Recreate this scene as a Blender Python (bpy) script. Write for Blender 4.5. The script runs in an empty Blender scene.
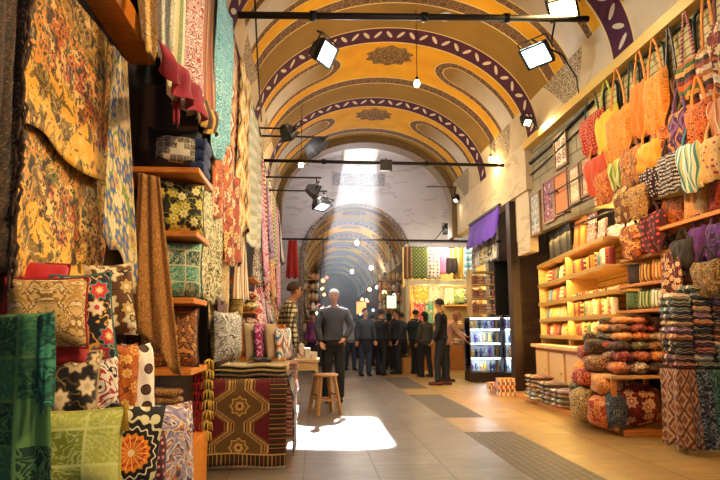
import bpy, math, random
from mathutils import Vector, Matrix
PI = math.pi
rnd = random.Random(11)
SC = bpy.context.scene
COL = SC.collection
SC.view_settings.view_transform = 'Standard'
SC.view_settings.look = 'None'
SC.view_settings.gamma = 1.0
SC.view_settings.use_curve_mapping = False
SC.view_settings.exposure = 0.12

# ------------------------------------------------------------------ camera
CAM_H = 1.15
F_PX = 600.0
PITCH = math.radians(8.624134)
YAW = math.radians(4.240835)
cd = bpy.data.cameras.new('camera'); cam = bpy.data.objects.new('camera', cd); COL.objects.link(cam)
cd.sensor_width = 36.0; cd.lens = F_PX / 720 * 36; cd.clip_start = .05; cd.clip_end = 200
cam.location = (0, 0, CAM_H); cam.rotation_euler = (PI / 2 + PITCH, 0, -YAW)
SC.camera = cam
_R = Vector((math.cos(YAW), -math.sin(YAW), 0))
_F = Vector((math.sin(YAW) * math.cos(PITCH), math.cos(YAW) * math.cos(PITCH), math.sin(PITCH)))
_U = _R.cross(_F)
_C = Vector((0, 0, CAM_H))
def ray(px, py): return _F * F_PX + _R * (px - 360) + _U * (240 - py)
def at_x(px, py, X): d = ray(px, py); return _C + d * (X / d.x)
def at_y(px, py, Y): d = ray(px, py); return _C + d * (Y / d.y)
def at_z(px, py, Z=0.0): d = ray(px, py); return _C + d * ((Z - CAM_H) / d.z)

# ------------------------------------------------------------------ mesh builder
class MB:
    def __init__(s): s.v = []; s.f = []; s.uv = []; s.sm = []
    def face(s, pts, uvs=None, smooth=False):
        i0 = len(s.v); s.v += [Vector(p) for p in pts]
        s.f.append(list(range(i0, i0 + len(pts)))); s.uv.append(uvs); s.sm.append(smooth)
    def box(s, x0, x1, y0, y1, z0, z1, M=None):
        P = [Vector((x, y, z)) for z in (z0, z1) for y in (y0, y1) for x in (x0, x1)]
        if M is not None: P = [M @ p for p in P]
        i0 = len(s.v); s.v += P
        for q in ((0, 2, 3, 1), (4, 5, 7, 6), (0, 1, 5, 4), (2, 6, 7, 3), (0, 4, 6, 2), (1, 3, 7, 5)):
            s.f.append([i0 + k for k in q]); s.uv.append(None); s.sm.append(False)
        return s
    def bar(s, a, b, w, h):
        a = Vector(a); b = Vector(b); d = (b - a); L = d.length
        q = d.to_track_quat('Z', 'Y').to_matrix().to_4x4(); q.translation = a
        return s.box(-w / 2, w / 2, -h / 2, h / 2, 0, L, q)
    def grid(s, fn, nu, nv, uvfn=None, smooth=True, wrap=False):
        i0 = len(s.v); W = nu if wrap else nu + 1
        for j in range(nv + 1):
            for i in range(W):
                s.v.append(Vector(fn(i / nu, j / nv)))
        for j in range(nv):
            for i in range(nu):
                a = i0 + j * W + i; b = i0 + j * W + (i + 1) % W
                s.f.append([a, b, b + W, a + W]); s.sm.append(smooth)
                if uvfn: s.uv.append([uvfn(i / nu, j / nv), uvfn((i + 1) / nu, j / nv), uvfn((i + 1) / nu, (j + 1) / nv), uvfn(i / nu, (j + 1) / nv)])
                else: s.uv.append(None)
        return s
    def tube(s, pts, r, n=8, closed=False):
        pts = [Vector(p) for p in pts]; N = len(pts); i0 = len(s.v)
        up = None
        for k, p in enumerate(pts):
            if closed: t = pts[(k + 1) % N] - pts[k - 1]
            else: t = pts[min(k + 1, N - 1)] - pts[max(k - 1, 0)]
            t.normalize()
            if up is None: up = t.orthogonal().normalized()
            up = (up - t * up.dot(t)); up = up.normalized() if up.length > 1e-6 else t.orthogonal().normalized()
            sd = t.cross(up); rr = r[k] if isinstance(r, (list, tuple)) else r
            for a in range(n):
                an = 2 * PI * a / n; s.v.append(p + (up * math.cos(an) + sd * math.sin(an)) * rr)
        for k in range(N if closed else N - 1):
            for a in range(n):
                k2 = (k + 1) % N
                s.f.append([i0 + k * n + a, i0 + k * n + (a + 1) % n, i0 + k2 * n + (a + 1) % n, i0 + k2 * n + a]); s.uv.append(None); s.sm.append(True)
        if not closed:
            s.f.append([i0 + a for a in range(n)][::-1]); s.uv.append(None); s.sm.append(False)
            s.f.append([i0 + (N - 1) * n + a for a in range(n)]); s.uv.append(None); s.sm.append(False)
        return s
    def lathe(s, prof, n=20, c=(0, 0, 0), M=None):
        c = Vector(c)
        def fn(u, v):
            k = v * (len(prof) - 1); i = min(int(round(k)), len(prof) - 1); r, z = prof[i]
            p = Vector((r * math.cos(2 * PI * u), r * math.sin(2 * PI * u), z))
            if M is not None: p = M @ p
            return p + c
        return s.grid(fn, n, len(prof) - 1, wrap=True)
    def ball(s, c, rx, ry, rz, n=12, m=8, M=None):
        c = Vector(c)
        def fn(u, v):
            a = PI * (v - .5); b = 2 * PI * u
            p = Vector((rx * math.cos(a) * math.cos(b), ry * math.cos(a) * math.sin(b), rz * math.sin(a)))
            if M is not None: p = M @ p
            return p + c
        return s.grid(fn, n, m, wrap=True)
    def prism(s, poly, y0, y1, M=None):         # poly in XZ, extruded along Y
        A = [Vector((x, y0, z)) for x, z in poly]; B = [Vector((x, y1, z)) for x, z in poly]
        if M is not None: A = [M @ p for p in A]; B = [M @ p for p in B]
        s.face(A); s.face(B[::-1])
        for i in range(len(poly)):
            j = (i + 1) % len(poly); s.face([A[j], A[i], B[i], B[j]])
        return s
    def mesh(s, name):
        me = bpy.data.meshes.new(name)
        me.from_pydata([tuple(v) for v in s.v], [], s.f)
        uvl = me.uv_layers.new(name='UVMap')
        for p in me.polygons:
            p.use_smooth = s.sm[p.index]
            u = s.uv[p.index]
            if u is None:
                n = p.normal; ax = max(range(3), key=lambda k: abs(n[k]))
                for li in p.loop_indices:
                    c = me.vertices[me.loops[li].vertex_index].co
                    uvl.data[li].uv = ((c.y, c.z), (c.x, c.z), (c.x, c.y))[ax]
            else:
                for li, q in zip(p.loop_indices, u): uvl.data[li].uv = q
        me.update()
        return me
    def build(s, name, m, parent=None, loc=None, rz=0, bevel=0, solid=0):
        me = s.mesh(name); o = bpy.data.objects.new(name, me); COL.objects.link(o)
        if m: me.materials.append(m)
        if parent: o.parent = parent
        if loc is not None: o.location = loc
        o.rotation_euler.z = rz
        if solid:
            q = o.modifiers.new('solid', 'SOLIDIFY'); q.thickness = solid; q.offset = 0
        if bevel:
            q = o.modifiers.new('bevel', 'BEVEL'); q.width = bevel; q.segments = 2; q.limit_method = 'ANGLE'
        return o

def tag(o, label=None, cat=None, group=None, kind=None):
    if label: o['label'] = label
    if cat: o['category'] = cat
    if group: o['group'] = group
    if kind: o['kind'] = kind
    return o
def empty(name, loc, rz, label, cat, group=None):
    o = bpy.data.objects.new(name, None); COL.objects.link(o); o.empty_display_size = .1
    o.location = loc; o.rotation_euler = (0, 0, rz)
    return tag(o, label, cat, group)
KIDS = {}
def copy_tree(o, parent=None):
    c = o.copy(); COL.objects.link(c)
    if parent: c.parent = parent
    for ch in list(o.children): copy_tree(ch, c)
    return c
def structure(name, mb, m, **k): return tag(mb.build(name, m, **k), kind='structure')

# ------------------------------------------------------------------ materials
def hexc(h):
    if not isinstance(h, str): return tuple(h) + ((1,) if len(h) == 3 else ())
    h = h.lstrip('#'); r = []
    for i in (0, 2, 4):
        c = int(h[i:i + 2], 16) / 255
        r.append(c / 12.92 if c <= .04045 else ((c + .055) / 1.055) ** 2.4)
    return (r[0], r[1], r[2], 1)
class NT:
    def __init__(s, name):
        s.m = bpy.data.materials.new(name); s.m.use_nodes = True; s.t = s.m.node_tree
        s.t.nodes.clear(); s.out = s.t.nodes.new('ShaderNodeOutputMaterial')
        s.b = s.t.nodes.new('ShaderNodeBsdfPrincipled'); s.t.links.new(s.b.outputs[0], s.out.inputs[0])
    def n(s, ty, **k):
        o = s.t.nodes.new('ShaderNode' + ty)
        for a, b in k.items(): setattr(o, a, b)
        return o
    def put(s, sock, v):
        if isinstance(v, bpy.types.NodeSocket): s.t.links.new(v, sock)
        elif v is not None: sock.default_value = v
    def set(s, key, v): s.put(s.b.inputs[key], v)
    def uv(s): return s.n('TexCoord').outputs['UV']
    def obj(s): return s.n('TexCoord').outputs['Object']
    def rand(s): return s.n('ObjectInfo').outputs['Random']
    def math(s, op, a, b=None, c=None):
        o = s.n('Math', operation=op); s.put(o.inputs[0], a); s.put(o.inputs[1], b)
        if c is not None: s.put(o.inputs[2], c)
        return o.outputs[0]
    def vmath(s, op, a, b=None):
        o = s.n('VectorMath', operation=op); s.put(o.inputs[0], a); s.put(o.inputs[1], b)
        return o.outputs[0]
    def sep(s, v): o = s.n('SeparateXYZ'); s.put(o.inputs[0], v); return o.outputs
    def comb(s, x, y, z=0.0): o = s.n('CombineXYZ'); s.put(o.inputs[0], x); s.put(o.inputs[1], y); s.put(o.inputs[2], z); return o.outputs[0]
    def scale(s, v, k):
        o = s.n('VectorMath', operation='MULTIPLY'); s.put(o.inputs[0], v)
        o.inputs[1].default_value = k if isinstance(k, (tuple, list)) else (k, k, k); return o.outputs[0]
    def mix(s, f, a, b, mode='MIX'):
        o = s.n('Mix', data_type='RGBA', blend_type=mode)
        s.put(o.inputs[0], f)
        s.put(o.inputs[6], hexc(a) if isinstance(a, str) else a); s.put(o.inputs[7], hexc(b) if isinstance(b, str) else b)
        return o.outputs[2]
    def ramp(s, f, stops, interp='CONSTANT'):
        o = s.n('ValToRGB'); s.put(o.inputs[0], f); r = o.color_ramp; r.interpolation = interp
        while len(r.elements) < len(stops): r.elements.new(0)
        for e, (p, c) in zip(r.elements, stops): e.position = p
        for e, (p, c) in zip(r.elements, stops): e.position = p; e.color = hexc(c)
        return o.outputs[0]
    def noise(s, v, sc, det=2, dist=0, rough=.5):
        o = s.n('TexNoise'); s.put(o.inputs['Vector'], v); s.put(o.inputs['Scale'], sc); o.inputs['Detail'].default_value = det
        o.inputs['Distortion'].default_value = dist; o.inputs['Roughness'].default_value = rough
        return o.outputs['Fac']
    def vor(s, v, sc, rand=1.0, feature='F1'):
        o = s.n('TexVoronoi', feature=feature, voronoi_dimensions='2D'); s.put(o.inputs['Vector'], v); s.put(o.inputs['Scale'], sc)
        o.inputs['Randomness'].default_value = rand
        return o
    def white(s, v): o = s.n('TexWhiteNoise', noise_dimensions='2D'); s.put(o.inputs[0], v); return o.outputs[0]
    def lt(s, a, b): return s.math('LESS_THAN', a, b)
    def bump(s, h, strength=.3, dist=.01):
        o = s.n('Bump'); o.inputs['Strength'].default_value = strength; o.inputs['Distance'].default_value = dist
        s.put(o.inputs['Height'], h); s.put(s.b.inputs['Normal'], o.outputs[0])
_MC = {}
def plain(name, col, rough=.6, metal=0.0, var=.12, emit=None, es=0.0, sc=25, coat=0.0, bump=.0):
    if name in _MC: return _MC[name]
    t = NT(name); c = hexc(col)
    f = t.noise(t.obj(), sc, 4)
    d = tuple(min(1, x * (1 - var)) for x in c[:3]) + (1,); l = tuple(min(1, x * (1 + var)) for x in c[:3]) + (1,)
    t.set('Base Color', t.mix(f, d, l)); t.set('Roughness', rough); t.set('Metallic', metal)
    if coat: t.set('Coat Weight', coat)
    if bump: t.bump(f, bump)
    if emit: t.set('Emission Color', hexc(emit)); t.set('Emission Strength', es)
    _MC[name] = t.m; return t.m
def wood(name, a, b, rough=.45, sc=(3, 30, 30)):
    if name in _MC: return _MC[name]
    t = NT(name); v = t.scale(t.obj(), sc)
    f = t.noise(v, 1.0, 5, 1.2)
    t.set('Base Color', t.ramp(f, [(.3, a), (.5, b), (.72, a)], 'LINEAR')); t.set('Roughness', rough); t.bump(f, .15)
    _MC[name] = t.m; return t.m

def textile(pat, cols, s=8.0, rough=.85, seed=0, name=None, sheen=.15):
    key = (pat, tuple(cols), s, seed)
    if key in _MC: return _MC[key]
    t = NT(name or ('fabric_' + pat)); uv = t.uv()
    off = t.comb(seed * 1.37 + .11, seed * .71 + .23); p = t.vmath('ADD', uv, off)
    n = len(cols)
    def lines(sc, w):  # wandering vine lines
        q = t.noise(p, sc, 1, .6); return t.lt(t.math('ABSOLUTE', t.math('SUBTRACT', q, .5)), w)
    if pat in ('floral', 'suzani', 'dots'):
        vo = t.vor(p, s, {'floral': .75, 'suzani': .25, 'dots': .35}[pat])
        d = vo.outputs['Distance']; df = t.sep(t.vmath('SUBTRACT', p, vo.outputs['Position']))
        an = t.math('ARCTAN2', df[1], df[0])
        k = {'floral': 7.0, 'suzani': 12.0, 'dots': 3.0}[pat]
        am = {'floral': .17, 'suzani': .12, 'dots': .0}[pat]
        d = t.math('MULTIPLY', d, t.math('ADD', 1.0, t.math('MULTIPLY', am, t.math('SINE', t.math('MULTIPLY', an, k)))))
        if pat == 'floral':
            g = t.mix(lines(s * .55, .014), cols[0], cols[-1])
            g = t.mix(lines(s * 1.3, .017), g, cols[2 % n])
            flower = t.ramp(d, [(0, cols[3 % n]), (.1, cols[2 % n]), (.17, cols[1]), (.36, cols[-1]), (.42, cols[0])])
            alt = t.ramp(d, [(0, cols[1]), (.12, cols[3 % n]), (.3, cols[2 % n]), (.36, cols[0])])
            flower = t.mix(t.lt(t.sep(vo.outputs['Color'])[0], .35), flower, alt)
            c = t.mix(t.lt(d, .42), g, flower)
        elif pat == 'suzani':
            st = [(0, cols[3 % n]), (.1, cols[1]), (.18, cols[2 % n]), (.24, cols[1]), (.38, cols[-1]), (.43, cols[2 % n]), (.5, cols[0])]
            c = t.ramp(d, st); c = t.mix(t.math('MULTIPLY', lines(s * 1.1, .05), t.math('GREATER_THAN', d, .5)), c, cols[2 % n])
        else:
            c = t.ramp(d, [(0, cols[1]), (.22, cols[2 % n]), (.28, cols[0])])
    elif pat in ('damask', 'paisley', 'scroll'):
        q = t.sep(p)
        if pat == 'damask':
            pu = t.math('PINGPONG', q[0], 1.0 / s); pv = q[1]
            vv = t.comb(pu, pv)
        else: vv = p
        f = t.noise(vv, s * {'damask': 1.6, 'paisley': 1.2, 'scroll': 1.8}[pat], 2, {'damask': 1.5, 'paisley': 2.2, 'scroll': 3.0}[pat])
        f = t.math('FRACT', t.math('MULTIPLY', f, {'damask': 3.0, 'paisley': 4.0, 'scroll': 3.0}[pat]))
        c = t.ramp(f, [(i / n, cc) for i, cc in enumerate(cols)])
        fine = t.vor(p, s * 6, .9).outputs['Distance']
        c = t.mix(t.math('MULTIPLY', t.lt(fine, .18), .4), c, cols[-1])
    elif pat == 'ikat':
        q = t.sep(p); ns = t.math('MULTIPLY', t.math('SUBTRACT', t.noise(p, s * 9, 2), .5), .25)
        a = t.math('PINGPONG', t.math('MULTIPLY', q[0], s), .5); b = t.math('PINGPONG', t.math('MULTIPLY', q[1], s * .6), .5)
        f = t.math('ADD', t.math('ADD', a, b), ns)
        c = t.ramp(t.math('FRACT', t.math('MULTIPLY', f, 1.3)), [(i / n, cc) for i, cc in enumerate(cols)])
    elif pat in ('stripe', 'hstripe'):
        q = t.sep(p); w = t.math('MULTIPLY', t.math('SUBTRACT', t.noise(p, 3, 2), .5), .12)
        f = t.math('FRACT', t.math('ADD', t.math('MULTIPLY', q[0 if pat == 'stripe' else 1], s), w))
        c = t.ramp(f, [(i / n, cc) for i, cc in enumerate(cols)])
        c = t.mix(t.math('MULTIPLY', t.lt(t.noise(p, s * 12, 2), .42), .45), c, cols[-1])
    elif pat == 'kilim':
        pp = t.n('VectorMath', operation='SNAP'); t.put(pp.inputs[0], p); pp.inputs[1].default_value = (.012, .012, 1)
        q = t.sep(pp.outputs[0])
        a = t.math('PINGPONG', t.math('MULTIPLY', q[0], s), .5); b = t.math('PINGPONG', t.math('MULTIPLY', q[1], s), .5)
        f = t.math('FRACT', t.math('MULTIPLY', t.math('ADD', a, b), 2.0))
        c = t.ramp(f, [(i / n, cc) for i, cc in enumerate(cols)])
    elif pat == 'patch':
        q = t.scale(p, s); fl = t.vmath('FLOOR', q); w = t.white(fl)
        c = t.ramp(w, [(i / n, cc) for i, cc in enumerate(cols)])
        fr = t.sep(t.vmath('FRACTION', q))
        e = t.math('MINIMUM', t.math('MINIMUM', fr[0], fr[1]), t.math('MINIMUM', t.math('SUBTRACT', 1.0, fr[0]), t.math('SUBTRACT', 1.0, fr[1])))
        f = t.noise(p, s * 2.4, 1, 2.5)
        c = t.mix(t.math('MULTIPLY', t.lt(t.math('ABSOLUTE', t.math('SUBTRACT', f, .5)), .05), .75), c, cols[-1])
        c = t.mix(t.lt(e, .04), c, cols[-1])
    elif pat == 'plaid':
        q = t.sep(t.scale(p, s)); a = t.lt(t.math('FRACT', q[0]), .35); b = t.lt(t.math('FRACT', q[1]), .35)
        c = t.ramp(t.math('MULTIPLY', t.math('ADD', a, b), .5), [(0, cols[0]), (.25, cols[1]), (.75, cols[2])])
    elif pat == 'script':
        q = t.sep(t.scale(p, s)); row = t.math('FRACT', q[1]); f = t.noise(t.scale(p, (1, .5, 1)), s * 7, 2, 1)
        ok = t.math('MULTIPLY', t.lt(f, .5), t.math('MULTIPLY', t.math('GREATER_THAN', row, .25), t.lt(row, .8)))
        c = t.mix(ok, cols[0], cols[1])
    else:  # plain weave
        f = t.noise(p, s * 3, 3); c = t.mix(f, cols[0], cols[1 % n])
    th = t.noise(t.scale(p, (1, 1, 1)), 260, 2); wr = t.noise(p, 14, 3)
    c = t.mix(.22, c, t.mix(th, '#000000', '#ffffff'), 'SOFT_LIGHT')
    t.set('Base Color', c); t.set('Roughness', rough)
    t.set('Sheen Weight', sheen)
    t.bump(t.math('ADD', t.math('MULTIPLY', th, .35), wr), .35, .012)
    _MC[key] = t.m; return t.m

M_WOOD = wood('honey_wood', '#a9642a', '#d18f45')
M_ORANGE = wood('orange_wood', '#c96f1c', '#ea9434')
M_DARKWOOD = wood('dark_wood', '#2a1a10', '#3d2716')
M_PALEWOOD = wood('pale_wood', '#c99a55', '#e6c07c')
M_BLACK = plain('black_metal', '#141312', .45, .4)
M_IRON = plain('iron_rod', '#2a2320', .55, .5)
M_GOLD = plain('gold_trim', '#c9a14a', .4, .3)
M_WHITEP = plain('white_plastic', '#e8e4da', .4)
M_CREAM = plain('cream_trim', '#d8cba8', .8)
M_DARK = plain('dark_cloth', '#15110f', .9)
# ------------------------------------------------------------------ setting: vaults
VX, VA, VZ, VB = 1.4, 2.5, 4.6, 1.9
def arc_table(a, b, n=48):
    out = []; L = 0; prev = None
    for i in range(n + 1):
        t = i / n * PI / 2; p = (a * math.sin(t), b * math.cos(t))
        if prev: L += math.dist(p, prev)
        out.append((p[0], p[1], L)); prev = p
    return out
def vault_mesh(cx, a, z0, b, y0, y1, ny):
    tb = arc_table(a, b); n = len(tb) - 1
    prof = [(cx - x, z0 + z, -l) for x, z, l in tb[::-1]] + [(cx + x, z0 + z, l) for x, z, l in tb[1:]]
    m = MB(); N = len(prof) - 1
    m.grid(lambda u, v: (prof[round(u * N)][0], y0 + (y1 - y0) * v, prof[round(u * N)][1]), N, ny,
           lambda u, v: (prof[round(u * N)][2], y0 + (y1 - y0) * v))
    return m, tb[-1][2]
def vault_mat(name, L, ph, P):
    t = NT(name); q = t.sep(t.uv()); u, y = q[0], q[1]
    au = t.math('ABSOLUTE', u)
    v = t.math('MULTIPLY', t.math('FRACT', t.math('DIVIDE', t.math('SUBTRACT', y, ph - 200 * P), P)), P)
    def between(x, a, b): return t.math('MULTIPLY', t.math('GREATER_THAN', x, a), t.lt(x, b))
    obj = t.uv()
    scv = t.noise(t.comb(t.math('PINGPONG', u, .16), t.math('PINGPONG', v, .15)), 22, 1, 2.0)
    scr = t.math('ABSOLUTE', t.math('SUBTRACT', t.math('FRACT', t.math('MULTIPLY', scv, 3.0)), .5))
    scroll = t.ramp(scr, [(0, '#b08a55'), (.1, '#2d1c1c'), (.34, '#4a2b22'), (.42, '#8a6840')])
    # painted grounds
    yel = t.mix(t.noise(obj, 2.2, 4), '#c48c06', '#e6ae10')
    olive = t.mix(t.noise(obj, 2.0, 4), '#7d5f1c', '#94742a')
    pale = t.mix(t.noise(obj, 3.0, 4), '#b0a99a', '#d8d2c6')
    cream = t.mix(t.noise(obj, 2.5, 4), '#b9a888', '#d6c6a4')
    c = yel
    # medallion on the crown
    mu = t.math('DIVIDE', u, .44); mv = t.math('DIVIDE', t.math('SUBTRACT', v, 1.12), .40)
    ang = t.math('ARCTAN2', mv, mu)
    rad = t.math('SQRT', t.math('ADD', t.math('MULTIPLY', mu, mu), t.math('MULTIPLY', mv, mv)))
    rad = t.math('ADD', rad, t.math('MULTIPLY', .08, t.math('COSINE', t.math('MULTIPLY', ang, 10.0))))
    mscr = t.noise(t.comb(t.math('PINGPONG', t.math('ABSOLUTE', u), .2), v), 13, 2, 2.5)
    med = t.ramp(t.math('ABSOLUTE', t.math('SUBTRACT', t.math('FRACT', t.math('MULTIPLY', mscr, 4)), .5)), [(0, '#caa050'), (.12, '#3a2a18'), (.3, '#6d5024'), (.42, '#2f2420')])
    c = t.mix(t.lt(rad, 1.0), c, med)
    # long rounded side panels
    du = t.math('MAXIMUM', t.math('SUBTRACT', 1.45, au), 0.0); dv = t.math('SUBTRACT', v, 1.30)
    d = t.math('SQRT', t.math('ADD', t.math('MULTIPLY', du, du), t.math('MULTIPLY', dv, dv)))
    side = t.ramp(d, [(0, '#ffffff'), (.40, '#000000')])
    c = t.mix(t.lt(d, .50), c, '#d6bd80'); c = t.mix(t.lt(d, .48), c, scroll); c = t.mix(t.lt(d, .33), c, '#d6bd80')
    tip = t.mix(t.math('SMOOTH_MIN', t.math('MAXIMUM', t.math('DIVIDE', t.math('SUBTRACT', au, 1.3), 1.2), 0.0), 1.0, .1), olive, pale)  # olive-to-pale fade: the panel's paint with illumination put into the colour
    c = t.mix(t.lt(d, .31), c, tip)
    # scroll stripe, olive field
    c = t.mix(t.math('GREATER_THAN', v, 2.12), c, '#d6bd80')
    c = t.mix(t.math('GREATER_THAN', v, 2.15), c, scroll)
    c = t.mix(t.math('GREATER_THAN', v, 2.42), c, '#d6bd80')
    c = t.mix(t.math('GREATER_THAN', v, 2.45), c, olive)
    # foot of the vault: cream plaster with dark stencilled points
    tri = t.math('SUBTRACT', t.math('MULTIPLY', t.math('ABSOLUTE', t.math('SUBTRACT', v, 1.9)), .8), t.math('SUBTRACT', L - .15, au))
    foot = t.math('GREATER_THAN', au, L - .62)
    stencil = t.mix(t.math('GREATER_THAN', scr, .22), cream, '#2c211c')
    c = t.mix(foot, c, cream)
    c = t.mix(t.math('MULTIPLY', foot, t.math('MULTIPLY', between(v, 1.15, 2.65), t.math('GREATER_THAN', t.math('SUBTRACT', .75, t.math('ABSOLUTE', t.math('SUBTRACT', v, 1.9))), t.math('SUBTRACT', au, L - .62)))), c, stencil)
    # purple band with pale leaves
    cell = t.math('DIVIDE', u, .21); cu = t.math('SUBTRACT', t.math('FRACT', cell), .5)
    par = t.math('SUBTRACT', t.math('MULTIPLY', t.math('FLOORED_MODULO', t.math('FLOOR', cell), 2.0), 2.0), 1.0)
    lv = t.math('MULTIPLY', t.math('DIVIDE', t.math('SUBTRACT', v, .26), .5), par)
    r1 = t.math('ADD', t.math('MULTIPLY', cu, .8), t.math('MULTIPLY', lv, .6)); r2 = t.math('SUBTRACT', t.math('MULTIPLY', lv, .8), t.math('MULTIPLY', cu, .6))
    leaf = t.math('ADD', t.math('MULTIPLY', t.math('MULTIPLY', r1, r1), 7.0), t.math('MULTIPLY', t.math('MULTIPLY', r2, r2), 60.0))
    pur = t.mix(t.lt(leaf, .9), t.mix(t.noise(obj, 5, 3), '#360d28', '#541836'), '#cfc0a4')
    c = t.mix(t.lt(v, .58), c, '#d6bd80'); c = t.mix(between(v, .03, .54), c, pur)
    c = t.mix(.3, c, t.mix(t.noise(obj, 1.1, 5), '#3a2a18', '#d8c8a8'), 'SOFT_LIGHT')
    t.set('Base Color', c); t.set('Roughness', .8); t.set('Specular IOR Level', .25)
    t.bump(t.noise(obj, 6, 4), .12, .03)
    return t.m
vm, VL = vault_mesh(VX, VA, VZ, VB, -7, 16.5, 94)
M_VAULT = vault_mat('painted_vault', VL, 9.93, 3.25)
structure('ceiling', vm, M_VAULT)
# far, lower vault beyond the crossing
FX, FA, FZ, FB = 1.33, 1.8, 3.4, 1.9
fm, FL = vault_mesh(FX, FA, FZ, FB, 19.5, 44, 70)
structure('ceiling_far', fm, vault_mat('painted_far_vault', FL, 19.7, 3.0))

M_PLASTER = None
def plaster(name, a, b, rough=.85):
    t = NT(name); o = t.obj(); c = t.mix(t.noise(o, 1.3, 6, .6), a, b)
    st = t.noise(t.scale(o, (.8, .8, 3)), 1.7, 5, 1)
    c = t.mix(t.math('MULTIPLY', t.lt(st, .42), .25), c, '#6d5a48')
    t.set('Base Color', c); t.set('Roughness', rough); t.bump(t.noise(o, 8, 4), .15, .02); return t.m
M_PLASTER = plaster('pale_plaster', '#b9b0b0', '#d3cbc8')
M_CREAMP = plaster('cream_plaster', '#c3ad84', '#dccba6')
# end arch of the front vault: a deep moulded ring
def ring(cx, a, z0, b, y0, y1, th, drop=0):
    tb = arc_table(a, b, 32); pr = [(-x, z) for x, z, l in tb[::-1]] + [(x, z) for x, z, l in tb[1:]]
    if drop: pr = [(-a, -drop)] + pr + [(a, -drop)]
    m = MB(); n = len(pr) - 1
    def P(i, k):
        x, z = pr[i]; nrm = Vector((x / (a * a), max(z, 0) / (b * b))).normalized() if z >= 0 else Vector((math.copysign(1, x), 0))
        o = th if k else 0
        return cx + x - nrm.x * o, z0 + z - nrm.y * o
    for i in range(n):
        for (k0, ya, k1, yb) in ((1, y0, 1, y1), (0, y0, 1, y0), (1, y1, 0, y1)):
            A = P(i, k0); B = P(i + 1, k0); C_ = P(i + 1, k1); D = P(i, k1)
            m.face([(A[0], ya, A[1]), (B[0], ya, B[1]), (C_[0], yb, C_[1]), (D[0], yb, D[1])], None, True)
    return m
structure('trim_1', ring(VX, VA, VZ, VB, 16.05, 16.6, .16, drop=.9), textile('scroll', ['#5b4527', '#7a6038', '#463420', '#8a6f45'], 5, .7, name='painted_arch_ring'))
structure('trim_2', ring(FX, FA + .02, FZ, FB + .02, 19.38, 19.75, .12, drop=3.4), textile('scroll', ['#3a1a30', '#4a2038', '#cdbb98', '#3a1a30'], 7, .7, name='painted_far_arch_ring'))

# crossing: roof with a skylight opening, white end wall with the arch
SKX0, SKX1, SKY0, SKY1, SKZ = .88, 1.88, 16.9, 19.3, 6.7
m = MB()
for (x0, x1, y0, y1) in ((-1.6, SKX0, 16.5, 19.8), (SKX1, 6.2, 16.5, 19.8), (SKX0, SKX1, 16.5, SKY0), (SKX0, SKX1, SKY1, 19.8)):
    m.box(x0, x1, y0, y1, SKZ, SKZ + .12)
structure('ceiling_crossing', m, M_PLASTER)
m = MB()      # skylight frame around the opening
m.box(SKX0 - .06, SKX0, SKY0, SKY1, SKZ - .05, SKZ); m.box(SKX1, SKX1 + .06, SKY0, SKY1, SKZ - .05, SKZ)
m.box(SKX0 - .06, SKX1 + .06, SKY0 - .06, SKY0, SKZ - .05, SKZ); m.box(SKX0 - .06, SKX1 + .06, SKY1, SKY1 + .06, SKZ - .05, SKZ)
structure('window_1', m, M_CREAM)
# gable between vault edge and crossing roof
tb = arc_table(VA, VB, 24)
m = MB(); pr = [(VX - x, VZ + z) for x, z, l in tb[::-1]] + [(VX + x, VZ + z) for x, z, l in tb[1:]]
for (xa, za), (xb, zb) in zip(pr, pr[1:]):
    m.face([(xa, 16.52, za), (xb, 16.52, zb), (xb, 16.52, 6.8), (xa, 16.52, 6.8)])
m.box(3.9, 6.2, 16.45, 16.55, 4.6, 6.8); m.box(-1.7, -1.1, 16.45, 16.55, 4.6, 6.8)
structure('wall_crossing', m, M_PLASTER)
m = MB(); tb = arc_table(FA, FB, 24); pr = [(FX - x, FZ + z) for x, z, l in tb[::-1]] + [(FX + x, FZ + z) for x, z, l in tb[1:]]
for (xa, za), (xb, zb) in zip(pr, pr[1:]):
    m.face([(xa, 19.5, za), (xb, 19.5, zb), (xb, 19.5, 6.8), (xa, 19.5, 6.8)])
m.face([(-1.7, 19.5, 0), (FX - FA, 19.5, 0), (FX - FA, 19.5, 6.8), (-1.7, 19.5, 6.8)])
m.face([(FX + FA, 19.5, 0), (6.2, 19.5, 0), (6.2, 19.5, 6.8), (FX + FA, 19.5, 6.8)])
structure('wall_far', m, M_PLASTER)
m = MB(); m.box(FX - FA - .12, FX - FA + .01, 19.55, 44, 0, 3.6); m.box(FX + FA - .01, FX + FA + .12, 19.55, 44, 0, 3.6); m.box(-1, 4, 44, 44.2, 0, 6)
structure('wall_far_passage', m, plaster('brown_plaster', '#4d3826', '#6a4d33'))
# painted cartouche high on the end wall
m = MB(); m.box(.55, 2.25, 19.42, 19.5, 5.95, 6.35)
structure('trim_3', m, textile('scroll', ['#c9c2b8', '#8d8a93', '#5a5562', '#c9c2b8'], 6, .7, name='painted_cartouche'))
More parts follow.
